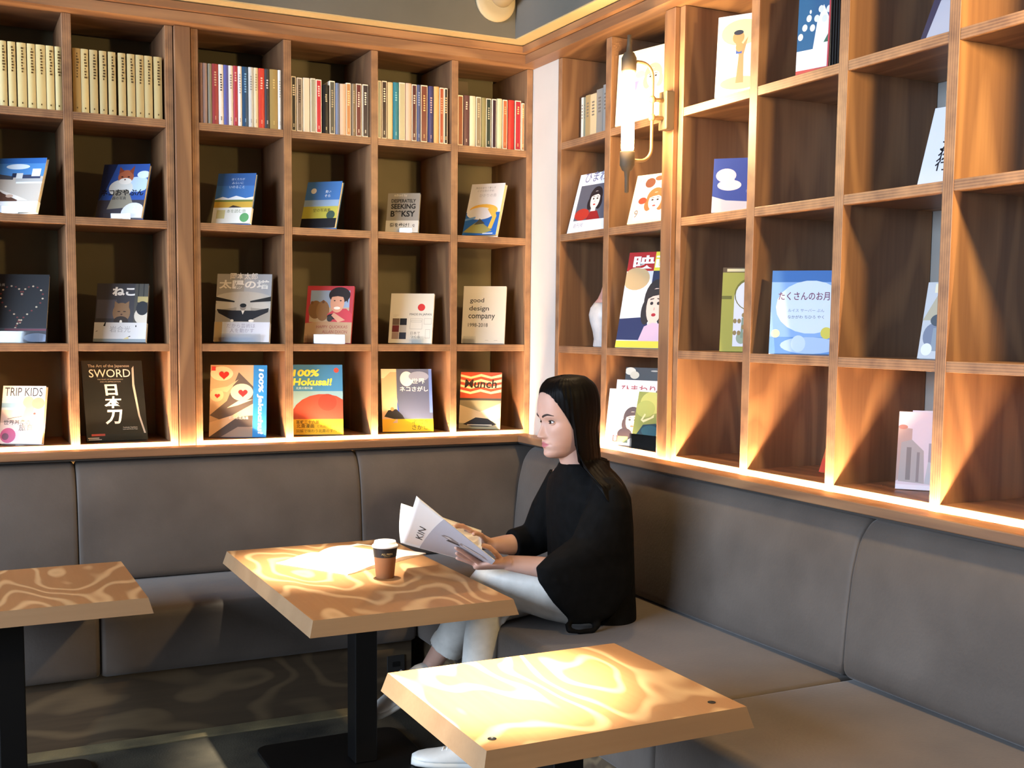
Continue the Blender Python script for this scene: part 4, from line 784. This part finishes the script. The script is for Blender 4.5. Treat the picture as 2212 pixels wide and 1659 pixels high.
def spline(xs, ys, x):
    """smooth (monotone-ish) interpolation"""
    xs = np.array(xs, float); ys = np.array(ys, float); x = np.asarray(x, float)
    if xs[0] > xs[-1]: xs = xs[::-1]; ys = ys[::-1]
    d = np.gradient(ys, xs); i = np.clip(np.searchsorted(xs, x)-1, 0, len(xs)-2); h = xs[i+1]-xs[i]; t = np.clip((x-xs[i])/h, 0, 1)
    return ((2*t**3-3*t**2+1)*ys[i]+(t**3-2*t**2+t)*h*d[i]+(-2*t**3+3*t**2)*ys[i+1]+(t**3-t**2)*h*d[i+1])
HEADC = np.array((-.494, -1.222, 1.0855)); FA = R(1)
HF = np.array((-math.cos(FA), math.sin(FA), 0.0)); HL = np.array((-HF[1], HF[0], 0.0))
TILT = R(5)   # chin slightly up or down
def head_world(f, s, u):
    f2 = f*math.cos(TILT)+u*math.sin(TILT); u2 = u*math.cos(TILT)-f*math.sin(TILT)
    return HEADC+HF*f2+HL*s+np.array((0, 0, u2))
U_ = [.128, .122, .11, .095, .075, .05, .03, .015, 0, -.02, -.04, -.055, -.066, -.074, -.082, -.09, -.1, -.108, -.115, -.12]
F_ = [.000, .032, .058, .077, .087, .0915, .0925, .091, .0850, .083, .0835, .0845, .086, .087, .0855, .0835, .0845, .0825, .074, .055]
B_ = [.012, .045, .066, .082, .091, .096, .096, .095, .093, .088, .078, .066, .058, .052, .046, .042, .036, .03, .022, .012]
W_ = [.008, .032, .048, .060, .069, .0735, .0742, .074, .073, .0712, .068, .0645, .061, .058, .0545, .050, .0435, .036, .027, .015]
def F0(u): return spline(U_, F_, u)
def bumps(s, u):
    g = lambda x, c, w: np.exp(-((x-c)/w)**2)
    nose_u = spline([.03, .012, -.002, -.015, -.028, -.038, -.044, -.049, -.054, -.06], [0, .002, .005, .0115, .0185, .0235, .0245, .018, .006, 0], u)
    nose_w = spline([.03, -.01, -.03, -.044, -.06], [.0085, .0075, .0095, .012, .011], u)
    b = nose_u*np.exp(-np.abs(s/nose_w)**2.2)
    for q in (-1, 1):
        b = b+.0085*g(s, q*.0135, .0062)*g(u, -.0455, .0058)          # nostril wings
        b = b-.0062*g(s, q*.030, .0165)*g(u, -.001, .0115)-.0045*g(s, q*.047, .010)*g(u, -.001, .012)             # eye sockets
        b = b+.0035*g(s, q*.030, .020)*g(u, .019, .008)                # brow
        b = b+.0035*g(s, q*.042, .018)*g(u, -.028, .015)               # cheekbone
        b = b-.0025*g(s, q*.027, .006)*g(u, -.071, .006)               # mouth corners
    b = b+.0045*g(s, 0, .017)*g(u, -.0655, .0042)+.0052*g(s, 0, .016)*g(u, -.0775, .0048)
    b = b-.0030*g(s, 0, .022)*g(u, -.0712, .0016)-.0018*g(s, 0, .005)*g(u, -.058, .005)+.003*g(s, 0, .016)*g(u, -.102, .009)
    return b
def face_f(s, u, n=2.35):
    w = spline(U_, W_, u); q = np.clip(1-np.abs(s/w)**n, 0, 1)
    return F0(u)*q**(1/n)+bumps(s, u)*np.clip(q*1.6, 0, 1)
def head_mesh(lip):
    us = np.concatenate([np.linspace(.1279, .1, 16), np.linspace(.098, .03, 28), np.linspace(.0285, -.112, 94), np.linspace(-.1135, -.1198, 7)])
    nt_ = 150; t = np.linspace(-math.pi, math.pi, nt_, endpoint=False); th = t-.6*np.sin(t)
    V = []; n = 2.35
    for u in us:
        c, s_ = np.cos(th), np.sin(th); w = float(spline(U_, W_, u)); fr = float(F0(u)); bk = float(spline(U_, B_, u))
        s = w*np.sign(s_)*np.abs(s_)**(2/n); front = fr*np.abs(c)**(2/n); back = -bk*np.abs(c)**(2/2.1)
        f = np.where(c >= 0, front+bumps(s, np.full_like(s, u))*np.clip(np.abs(c)*2.2, 0, 1), back)
        for a, b in zip(f, s): V.append((a, b, u))
    V = np.array(V); Fs = []; mi = []
    for i in range(len(us)-1):
        for j in range(nt_):
            a = i*nt_+j; b = i*nt_+(j+1) % nt_; Fs.append((a, a+nt_, b+nt_, b))
            p = V[[a, b, a+nt_, b+nt_]].mean(0); s, u = p[1], p[2]; x = abs(s)/.0235
            up = -.0712+.0088*max(0, 1-x**1.6)*(1-.18*math.exp(-(s/.004)**2)); lo = -.0712-.0098*max(0, 1-x**2)
            mi.append(0)
    Fs.append(tuple(range(nt_))); mi.append(0); Fs.append(tuple((len(us)-1)*nt_+nt_-1-j for j in range(nt_))); mi.append(0)
    return [tuple(head_world(*v)) for v in V], Fs, mi
MAG = [np.array(p) for p in ((-1.069, -1.38, .891), (-.819, -1.38, .685), (-.762, -1.2, .631), (-1.047, -1.2, .725))]
MAGN = np.cross(MAG[2]-MAG[3], MAG[0]-MAG[3]); MAGN = MAGN/np.linalg.norm(MAGN)
def cover_point(a, b, off):
    A, B, C, D = MAG
    return (D*(1-a)+C*a)*(1-b)+(A*(1-a)+B*a)*b+MAGN*(.006*math.sin(math.pi*max(0, b))+off)
def woman():
    root = empty('person', (-.45, -1.22, 0), 0, 'woman with long black hair in black blouse sitting and holding magazine', 'person')
    O = np.array(root.location)
    X = lambda p: tuple(np.array(p, float)-O)
    XP = lambda ps: [X(p) for p in ps]
    def ell(c, rx, ry, n=28, yaw=0):
        c = np.array(c); return [X((c[0]+rx*math.cos(2*math.pi*k/n), c[1]+ry*math.sin(2*math.pi*k/n), c[2])) for k in range(n)]
    # ---------------- body under the clothes: one continuous surface
    mb = MB()
    tor = [((-.39, -1.22, .47), .09, .14), ((-.39, -1.22, .53), .10, .16), ((-.395, -1.22, .65), .085, .125), ((-.405, -1.22, .75), .09, .14), ((-.415, -1.22, .84), .088, .155), ((-.425, -1.22, .89), .07, .13), ((-.435, -1.22, .92), .052, .07)]
    mb.loft([ell(*t) for t in tor], SKIN)
    mb.tube(XP([(-.43, -1.22, .88), (-.445, -1.22, .93), (-.466, -1.22, .975), (-.478, -1.221, 1.03)]), [.060, .055, .051, .054], SKIN, 24)
    hip_l, knee_l, ank_l = (-.445, -1.345, .532), (-.718, -1.125, .560), (-.852, -.985, .275)
    hip_r, knee_r, ank_r = (-.41, -1.13, .535), (-.765, -1.205, .485), (-.818, -1.232, .095)
    mb.tube(XP([hip_l, (-.56, -1.30, .545), knee_l, (-.785, -1.05, .42), ank_l, (-.885, -.985, .225)]), [.075, .062, .048, .044, .030, .03], SKIN, 18)
    mb.tube(XP([hip_r, (-.57, -1.17, .525), knee_r, (-.79, -1.215, .30), ank_r, (-.83, -1.226, .05)]), [.075, .060, .046, .044, .030, .03], SKIN, 18)
    sh_l, el_l, wr_l = (-.438, -1.375, .865), (-.53, -1.42, .632), (-.742, -1.305, .658)
    sh_r, el_r, wr_r = (-.405, -1.05, .872), (-.475, -.985, .645), (-.655, -1.01, .654)
    mb.tube(XP([(-.43, -1.33, .87), sh_l, (-.475, -1.41, .75), el_l, (-.60, -1.39, .638), (-.66, -1.35, .648), wr_l]), [.040, .042, .038, .036, .0365, .032, .0235], SKIN, 20)
    mb.tube(XP([(-.40, -1.10, .875), sh_r, (-.44, -1.015, .75), el_r, (-.53, -.99, .645), (-.60, -1.0, .649), wr_r]), [.045, .047, .042, .038, .038, .033, .024], SKIN, 20)
    def palm(w, k1, k2, th, n=16):
        """flattened palm from the wrist to the knuckle line k1-k2"""
        w, k1, k2 = map(np.array, (w, k1, k2)); mid = (k1+k2)/2; d = mid-w; lat = (k1-k2)/2; nn = np.cross(d, lat); nn = nn/np.linalg.norm(nn)
        ll = np.linalg.norm(lat); rings = []
        for t, sw, st in ((-.12, .62, 1.7), (.1, .72, 1.55), (.4, 1.0, 1.3), (.75, 1.18, 1.1), (1.0, 1.15, .9), (1.1, .95, .6)):
            c = w+d*t; rings.append([X(c+lat*sw*math.cos(2*math.pi*k/n)+nn*th*st*math.sin(2*math.pi*k/n)) for k in range(n)])
        mb.loft(rings, SKIN)
    def finger(ps, r):
        ps = [np.array(p) for p in ps]; q = [ps[0]]
        rs = [r*1.08]
        for i in range(1, len(ps)): q += [(ps[i-1]+ps[i])/2, ps[i]]; rs += [r*(1.0-.06*i), r*(1.03-.09*i)]
        tip = q[-1]+(q[-1]-q[-2])/np.linalg.norm(q[-1]-q[-2])*r*.55; q.append(tip); rs.append(r*.42)
        mb.tube(XP(q), rs, SKIN, 12)
    # left hand spread under the cover, right hand behind the far pages
    K = lambda a, b, o=.0098: cover_point(a, b, o)
    palm(wr_l, K(.86, .40, .0165), K(.87, -.02, .0165), .0125)
    finger([K(.87, .42), K(.745, .495), K(.64, .535), K(.555, .555)], .0080)
    finger([K(.87, .28), K(.75, .32), K(.66, .345), K(.59, .36)], .0083)
    finger([K(.88, .14), K(.77, .15), K(.69, .145), K(.625, .135)], .0078)
    finger([K(.885, .0, .008), K(.81, .0, .006), K(.75, .0, .004), K(.70, .005, .003)], .0070)
    finger([(-.768, -1.305, .676), (-.792, -1.322, .698), (-.812, -1.325, .716), (-.832, -1.32, .722)], .0090)
    palm(wr_r, (-.745, -1.03, .715), (-.748, -.975, .675), .0125)
    finger([(-.742, -1.032, .712), (-.775, -1.042, .733), (-.800, -1.055, .738), (-.818, -1.07, .735)], .0082)
    finger([(-.745, -1.012, .702), (-.782, -1.02, .724), (-.808, -1.034, .730), (-.826, -1.05, .728)], .0085)
    finger([(-.748, -.994, .690), (-.782, -1.0, .708), (-.806, -1.012, .714), (-.822, -1.026, .714)], .0080)
    finger([(-.749, -.977, .677), (-.776, -.98, .690), (-.794, -.99, .696), (-.806, -1.0, .697)], .0070)
    finger([(-.688, -1.03, .675), (-.715, -1.06, .70), (-.742, -1.085, .712), (-.762, -1.10, .714)], .0090)
    body = remeshed(mb, 'body', .0034, 3, root)
    # head joined to the body mesh
    lips = plain('b4686a', .4, name='lips'); hv, hf, hm = head_mesh(lips)
    me = body.data; nv = len(me.vertices)
    allv = [tuple(v.co) for v in me.vertices]+[X(v) for v in hv]; allf = [tuple(p.vertices) for p in me.polygons]+[tuple(a+nv for a in f) for f in hf]
    mi = [0]*len(me.polygons)+hm
    # lips follow the face surface as their own small patch
    base = len(allv); ns, nl_ = 37, 13
    for i in range(ns):
        x = -1+2*i/(ns-1); s = .0235*x; up = -.0712+.0090*max(0, 1-abs(x)**1.6)*(1-.16*math.exp(-(s/.004)**2)); lo = -.0712-.0100*max(0, 1-x*x)
        for j in range(nl_):
            u = lo+(up-lo)*j/(nl_-1); allv.append(X(head_world(float(face_f(np.array(s), np.array(u)))+.0006*math.sin(math.pi*j/(nl_-1))+.0001, s, u)))
    for i in range(ns-1):
        for j in range(nl_-1): a = base+i*nl_+j; allf.append((a, a+nl_, a+nl_+1, a+1)); mi.append(1)
    # eyelids
    Rl = .0163
    for q in (-1, 1):
        ec = np.array((.0622, q*.0300, .000)); na, nb_ = 33, 41; base = len(allv); gr = {}
        for i in range(na):
            a = R(-78+156*i/(na-1)); x = math.degrees(a)/57; a += R(13)
            up = R(22*max(0, 1-abs(x)**2.0)+5*x); lo = R(-13*max(0, 1-abs(x)**2.2)+5*x)
            for j in range(nb_):
                if j <= 20: b = R(-72)+(lo-R(-72))*j/20; lay = 0
                else: b = up+(R(72)-up)*(j-21)/19; lay = 1
                rr = Rl*(1-.05*(abs(math.degrees(b))/72)**2)
                p = ec+rr*np.array((math.cos(b)*math.cos(a), q*math.cos(b)*math.sin(a), math.sin(b)))
                gr[i, j] = len(allv); allv.append(X(head_world(*p)))
        for i in range(na-1):
            for j in range(nb_-1):
                if j == 20 and abs(-78+156*(i+.5)/(na-1)) < 57: continue
                f = (gr[i, j], gr[i+1, j], gr[i+1, j+1], gr[i, j+1]); allf.append(f if q > 0 else f[::-1]); mi.append(0)
    nm = bpy.data.meshes.new('body'); nm.from_pydata(allv, [], allf); nm.materials.append(SKIN); nm.materials.append(lips)
    nm.polygons.foreach_set('material_index', mi); nm.polygons.foreach_set('use_smooth', [True]*len(allf)); nm.update()
    old = body.data; body.data = nm; bpy.data.meshes.remove(old); nm.name = 'body'
    # eyes
    white, iris, pup = plain('e4dedb', .2, name='eye_white'), plain('2e1c14', .15, name='iris'), plain('060505', .1, name='pupil')
    for q in (-1, 1):
        mb = MB(); ec = np.array((.0622, q*.0300, .000)); rings = []; n = 24; gz = R(-4)*q
        for k in range(1, 25):
            t = math.pi*k/25; c = math.cos(t); r = math.sin(t)*.0152; rings.append((c*.0152, r, t))
        axis = lambda c, r, ph: ec+np.array((c*math.cos(gz)-r*math.cos(ph)*math.sin(gz)*q*q, c*math.sin(gz)+r*math.cos(ph)*math.cos(gz), r*math.sin(ph)))
        for lo, hi, m in ((0, 3, pup), (2, 5, iris), (4, 24, white)):
            mb.loft([[X(head_world(*axis(c*(1.004 if m is not white else 1), r, 2*math.pi*j/n))) for j in range(n)] for c, r, t in rings[lo:hi]], m, cap=(lo == 0))
        mb.build('eye', root)
        # lash line and brow
        lash = plain('1a1210', .6, name='lash'); mb = MB()
        for edge in ('up', 'lo'):
            path = []; rad = []
            for i in range(15):
                x = -1+2*i/14; a = R(57*x+13); b = R((22 if edge == 'up' else -13)*max(0, 1-abs(x)**2.0)+5*x)
                rr = Rl+.0002; path.append(X(head_world(*(ec+rr*np.array((math.cos(b)*math.cos(a), q*math.cos(b)*math.sin(a), math.sin(b))))))); rad.append((.0017 if edge == 'up' else .0007)*(1-.5*abs(x)**3))
            mb.tube(path, rad, lash, 6)
        mb.build('eyelashes', root)
        mb = MB(); rings = []
        for i in range(13):
            t = i/12; s = q*(.0115+.041*t); u = .0175+.0085*math.sin(math.pi*min(1, t*1.05)*.62)-.004*max(0, t-.6)*2.5; hw = .0041*(1-.75*t**2)*(0.8+.2*math.sin(math.pi*t))
            ring = []
            for dk, dl in ((-1, .0002), (-.5, .0012), (.5, .0012), (1, .0002), (.5, -.001), (-.5, -.001)):
                uu = u+dk*hw; ring.append(X(head_world(float(face_f(np.array(s), np.array(uu)))+dl, s, uu)))
            rings.append(ring)
        mb.loft(rings if q > 0 else rings[::-1], plain('2a1e1a', .8, name='brow_hair')); mb.build('eyebrow', root)
    # ---------------- hair
    hm_, nt, b = new_mat('black_hair'); L = nt.links.new
    tc = N(nt, 'ShaderNodeTexCoord'); mp = N(nt, 'ShaderNodeMapping'); mp.inputs['Scale'].default_value = (160, 160, 4); L(tc.outputs['Object'], mp.inputs[0])
    no = N(nt, 'ShaderNodeTexNoise'); no.inputs['Scale'].default_value = 1.0; no.inputs['Detail'].default_value = 2; L(mp.outputs[0], no.inputs[0])
    cr = N(nt, 'ShaderNodeValToRGB'); cr.color_ramp.elements[0].color = hexc('040404'); cr.color_ramp.elements[1].color = hexc('0d0a09'); L(no.outputs[0], cr.inputs[0]); L(cr.outputs[0], b.inputs['Base Color'])
    b.inputs['Roughness'].default_value = .5; b.inputs['Specular IOR Level'].default_value = .07
    bp = N(nt, 'ShaderNodeBump'); bp.inputs['Strength'].default_value = .35; bp.inputs['Distance'].default_value = .002; L(no.outputs[0], bp.inputs['Height']); L(bp.outputs[0], b.inputs['Normal'])
    TOR = [(.40, -.39, .122, .195), (.47, -.392, .124, .192), (.55, -.396, .124, .186), (.65, -.40, .124, .182), (.75, -.405, .124, .182), (.84, -.412, .118, .184), (.885, -.42, .102, .170), (.912, -.428, .085, .13), (.928, -.436, .074, .095)]
    def tor_at(z):
        zs = [t[0] for t in TOR]; return [float(np.interp(z, zs, [t[i] for t in TOR])) for i in (1, 2, 3)]
    mb = MB(); ncol = 150; nrow = 64; rings = []
    rnd = np.random.RandomState(3); cols = []
    for j in range(ncol):
        th = -math.pi+2*math.pi*j/ncol; a = abs(math.degrees(th))
        ue = float(np.interp(a, [0, 12, 30, 42, 53, 65, 80, 88], [.0945, .093, .087, .074, .054, .025, -.03, -.26])) if a < 88 else -.25+.02*math.sin(a*.3)-.05*min(1, (a-88)/60)
        cols.append((th, a, ue))
    V = []
    for th, a, ue in cols:
        wav = .0012*math.sin(th*41)+.0008*math.sin(th*97)+rnd.uniform(-.0004, .0004)
        for i in range(nrow):
            t = i/(nrow-1); u = .1279+(ue-.1279)*t**(1.35 if ue > -.2 else 1.15)
            uh = max(u, -.035); c, s_ = math.cos(th), math.sin(th); n = 2.2
            fr, bk, w = float(F0(uh)), float(spline(U_, B_, uh)), float(spline(U_, W_, uh))
            if u < -.0: k = min(1, -u/.10); bk = bk*(1-k)+.086*k; w = w*(1-k)+.070*k; fr = fr*(1-k)+.075*k
            off = (.0025+.0125*min(1, (u-ue)/.05 if ue > -.2 else 1))+wav*min(1, t*3)
            f = (fr if c >= 0 else bk)*math.copysign(abs(c)**(2/n), c); s = w*math.copysign(abs(s_)**(2/n), s_)
            rr = math.hypot(f, s)+1e-6; f *= 1+off/rr; s *= 1+off/rr; uu = u+.012*max(0, min(1, (u-max(ue, .02))/.06))
            p = head_world(f, s, uu)
            if p[2] < .955:
                w_ = (1 if a < 118 else max(0, (165-a)/47)) if th > 0 else 0
                cx, rx, ry = tor_at(p[2]); dy = (p[1]+1.22)/(ry+.008)
                if abs(dy) < 1: p[0] += (1-w_)*max(0, cx+(rx+.010+wav*2)*math.sqrt(1-dy*dy)-p[0])
                yo = float(np.interp(p[2], [.78, .84, .895, .925, .955], [-1.452, -1.455, -1.430, -1.360, -1.305]))-wav
                p[1] += w_*min(0, yo-p[1])
                if w_ > .2: p[0] = min(p[0], -.395)
            V.append(X(p))
    fs = [(j*nrow+i, j*nrow+i+1, ((j+1) % ncol)*nrow+i+1, ((j+1) % ncol)*nrow+i) for j in range(ncol) for i in range(nrow-1) if not abs(cols[j][2]-cols[(j+1) % ncol][2]) > .2]
    V.append(X(head_world(-.006, 0, .1415))); fs += [(ncol*nrow, j*nrow, ((j+1) % ncol)*nrow) for j in range(ncol)]
    mb.add(V, fs, hm_, True); hair = mb.build('hair', root)
    so = hair.modifiers.new('s', 'SOLIDIFY'); so.thickness = .002; so.offset = -1
    # ---------------- blouse
    cloth = noisy('black_crepe', '050505', '0a0a0b', 40, .85, .15, 3, .12)
    mb = MB()
    mb.loft([ell((t[1], -1.22, t[0]), t[2], t[3], 40) for t in TOR]+[ell((-.443, -1.22, .945), .067, .072, 40)], cloth)
    def xring(x0, x1, y, z, ty, n=24): return [X(((x0+x1)/2+(x1-x0)/2*math.cos(2*math.pi*k/n), y+ty*math.sin(2*math.pi*k/n), z)) for k in range(n)]
    mb.loft([xring(-.47, -.405, -1.355, .915, .042), xring(-.485, -.388, -1.385, .885, .060), xring(-.515, -.372, -1.40, .83, .066), xring(-.57, -.366, -1.412, .74, .060), xring(-.665, -.365, -1.42, .69, .054), xring(-.705, -.365, -1.424, .662, .046),
             xring(-.700, -.365, -1.43, .622, .040), xring(-.652, -.375, -1.43, .555, .030), xring(-.600, -.43, -1.43, .50, .022), xring(-.582, -.475, -1.43, .478, .014)], cloth)
    mb.tube(XP([(-.595, -1.43, .485), (-.602, -1.445, .466), (-.57, -1.452, .460), (-.52, -1.452, .459), (-.495, -1.44, .475)]), [.012, .010, .008, .009, .012], cloth, 10)
    mb.tube(XP([(-.405, -1.06, .872), (-.445, -1.02, .76), (-.47, -.99, .66), (-.51, -.985, .65), (-.572, -.992, .648)]), [.062, .064, .064, .058, .050], cloth, 20)
    remeshed(mb, 'blouse', .0058, 4, root)
    # ---------------- trousers, shoes
    jean = noisy('pale_denim', 'c0bcb4', 'ccc8c0', 30, .85, .2, 4, .2)
    mb = MB()
    mb.loft([ell(c, rx, ry, 32) for c, rx, ry in (((-.395, -1.23, .458), .09, .16), ((-.397, -1.23, .50), .10, .168), ((-.40, -1.22, .58), .10, .16), ((-.396, -1.22, .66), .10, .15))], jean)
    mb.tube(XP([hip_l, (-.515, -1.330, .537), (-.585, -1.295, .548), (-.66, -1.215, .563), knee_l, (-.745, -1.09, .50), (-.785, -1.05, .41), (-.814, -1.018, .335)]), [.090, .090, .084, .075, .064, .060, .058, .055], jean, 26)
    mb.tube(XP([hip_r, (-.47, -1.14, .533), (-.58, -1.17, .528), (-.69, -1.195, .515), knee_r, (-.782, -1.212, .40), (-.797, -1.22, .28), (-.808, -1.226, .175)]), [.082, .078, .073, .066, .061, .057, .055, .054], jean, 26)
    mb.tube(XP([(-.808, -1.024, .348), (-.820, -1.012, .322)]), [.0605, .0595], jean, 26); mb.tube(XP([(-.806, -1.225, .20), (-.809, -1.226, .17)]), [.0585, .0585], jean, 26)
    for k in range(4): mb.tube(XP([(-.735+.01*k, -1.262+.01*k, .455+.012*k), (-.70+.01*k, -1.265, .50)]), [.004, .006], jean, 8)
    remeshed(mb, 'trousers', .0055, 4, root)
    upper, sole, lace = noisy('white_leather', 'd8d6d0', 'e2e0da', 20, .5, .05), plain('dcd9d0', .6, name='rubber_sole'), plain('eceae6', .7, name='laces')
    def shoe(heel, fwd, up):
        fwd = np.array(fwd, float); fwd /= np.linalg.norm(fwd); up = np.array(up, float); up -= fwd*up.dot(fwd); up /= np.linalg.norm(up); sd = np.cross(up, fwd); heel = np.array(heel)
        P3 = lambda x, y, z: X(heel+fwd*x+sd*y+up*z)
        sec = [(.0, .018, .055), (.012, .031, .072), (.04, .036, .078), (.075, .0365, .074), (.105, .040, .064), (.135, .0445, .052), (.165, .0465, .044), (.195, .044, .038), (.22, .034, .032), (.236, .016, .026)]
        s_ = MB(); rings = []
        for x, w, h in sec:
            w2 = w+.004; rings.append([P3(x-.003+(.006 if x > .2 else 0), w2*math.cos(2*math.pi*k/20), .012+.012*max(-1, min(1, 1.6*math.sin(2*math.pi*k/20)))) for k in range(20)])
        s_.loft(rings, sole); so_ = s_.build('shoe_sole', root)
        s_ = MB(); rings = []
        for x, w, h in sec:
            rings.append([P3(x, w*math.copysign(abs(math.cos(a))**.8, math.cos(a)), .022+(h-.02)*math.sin(a)**.85) if math.sin(a) >= 0 else P3(x, w*math.cos(a), .02) for a in [2*math.pi*(k+.5)/28 for k in range(28)]])
        s_.loft(rings, upper); s = s_.build('shoe', root)
        s_ = MB()
        for k in range(5):
            x = .085+.014*k; h = float(np.interp(x, [q[0] for q in sec], [q[2] for q in sec])); w = .017
            s_.tube([P3(x-.003, -w, h-.004), P3(x, -w*.4, h+.004), P3(x+.002, w*.4, h+.004), P3(x+.005, w, h-.004)], .0026, lace, 8)
        for q in (-1, 1): s_.tube([P3(.082, 0, .076), P3(.088, q*.015, .088), P3(.10, q*.03, .078), P3(.098, q*.032, .062)], .0024, lace, 8)
        s_.build('laces', root)
    shoe((-.776, -1.250, .001), (-.90, .42, .062), (0, 0, 1))
    shoe((-.842, -.985, .215), (-.90, -.02, -.42), (-.42, 0, .9))
woman()

# magazine in her hands: near leaf (front cover) and far leaf hinged on the spine
def held_magazine():
    root = empty('magazine', (-.90, -1.21, .68), 0, 'white magazine held open in the hands of the seated woman', 'magazine')
    O = np.array(root.location); A, B, C, D = MAG
    E, G = np.array((-.972, -1.005, .812)), np.array((-.690, -1.005, .705))
    def leaf(P00, P10, P11, P01, bend, th, name, m, flip, art=None):
        """bilinear sheet; first axis along the spine edge, second out to the fore edge"""
        nu, nv = 20, 18
        def S(a, b):
            p = (P00*(1-a)+P10*a)*(1-b)+(P01*(1-a)+P11*a)*b
            return p
        nrm = np.cross(P10-P00, P01-P00); nrm /= np.linalg.norm(nrm); nrm *= flip
        Q = lambda a, b, l: S(a, b)+nrm*(bend*math.sin(math.pi*b)+l)-O
        mb = MB(); vs = []; fs = []
        for k, l in enumerate((0, -th)):
            for i in range(nu+1):
                for j in range(nv+1): vs.append(tuple(Q(i/nu, j/nv, l)))
        n1 = (nu+1)*(nv+1); ix = lambda i, j, k: k*n1+i*(nv+1)+j
        for i in range(nu):
            for j in range(nv):
                f = (ix(i, j, 0), ix(i+1, j, 0), ix(i+1, j+1, 0), ix(i, j+1, 0)); fs.append(f if flip > 0 else f[::-1]); g = tuple(v+n1 for v in f); fs.append(g[::-1] if flip > 0 else g)
        for i in range(nu):
            for j in (0, nv): fs.append((ix(i, j, 0), ix(i+1, j, 0), ix(i+1, j, 1), ix(i, j, 1)))
        for j in range(nv):
            for i in (0, nu): fs.append((ix(i, j, 0), ix(i, j+1, 0), ix(i, j+1, 1), ix(i, j, 1)))
        mb.add(vs, fs, m, True)
        if art: art_into(mb, art, 1, 1, lambda x, y, l: tuple(Q(1-y, x, l+.0006)))
        return mb.build(name, root)
    # cover art: x runs from spine to fore edge, y from foot (near her) to head
    arc = lambda b: .79-.02*b-.11*b*b
    art = []
    for i in range(20):
        b0, b1 = i/20, (i+1)/20
        for k in range(10): art.append(('p', [(b0, arc(b0)*k/10), (b1, arc(b1)*k/10), (b1, arc(b1)*(k+1)/10), (b0, arc(b0)*(k+1)/10)], 'b9bac2'))
    art += [('t', 'KIN', .24, .80, .30, '2e2c2c', {'b': -.005, 'h': .075}),
           ('p', [(.60, .63), (.66, .60), (.70, .52), (.68, .42), (.62, .44), (.60, .54)], '8f8682'), ('p', [(.62, .60), (.66, .55), (.65, .46), (.63, .5)], 'd8d0ca'), ('p', [(.54, .56), (.60, .54), (.64, .42), (.6, .4)], '4a4443'), ('p', [(.64, .42), (.72, .40), (.78, .1), (.70, .06), (.66, .24)], '9a8f8a'), ('p', [(.66, .38), (.70, .36), (.735, .14), (.71, .12)], 'cfc4bc')]
    leaf(D, C, B, A, .006, .0025, 'front_cover', ink('efece6'), 1, art)
    leaf(D, C, G, E, -.012, .0025, 'far_pages', ink('ece6da'), 1, None)
held_magazine()
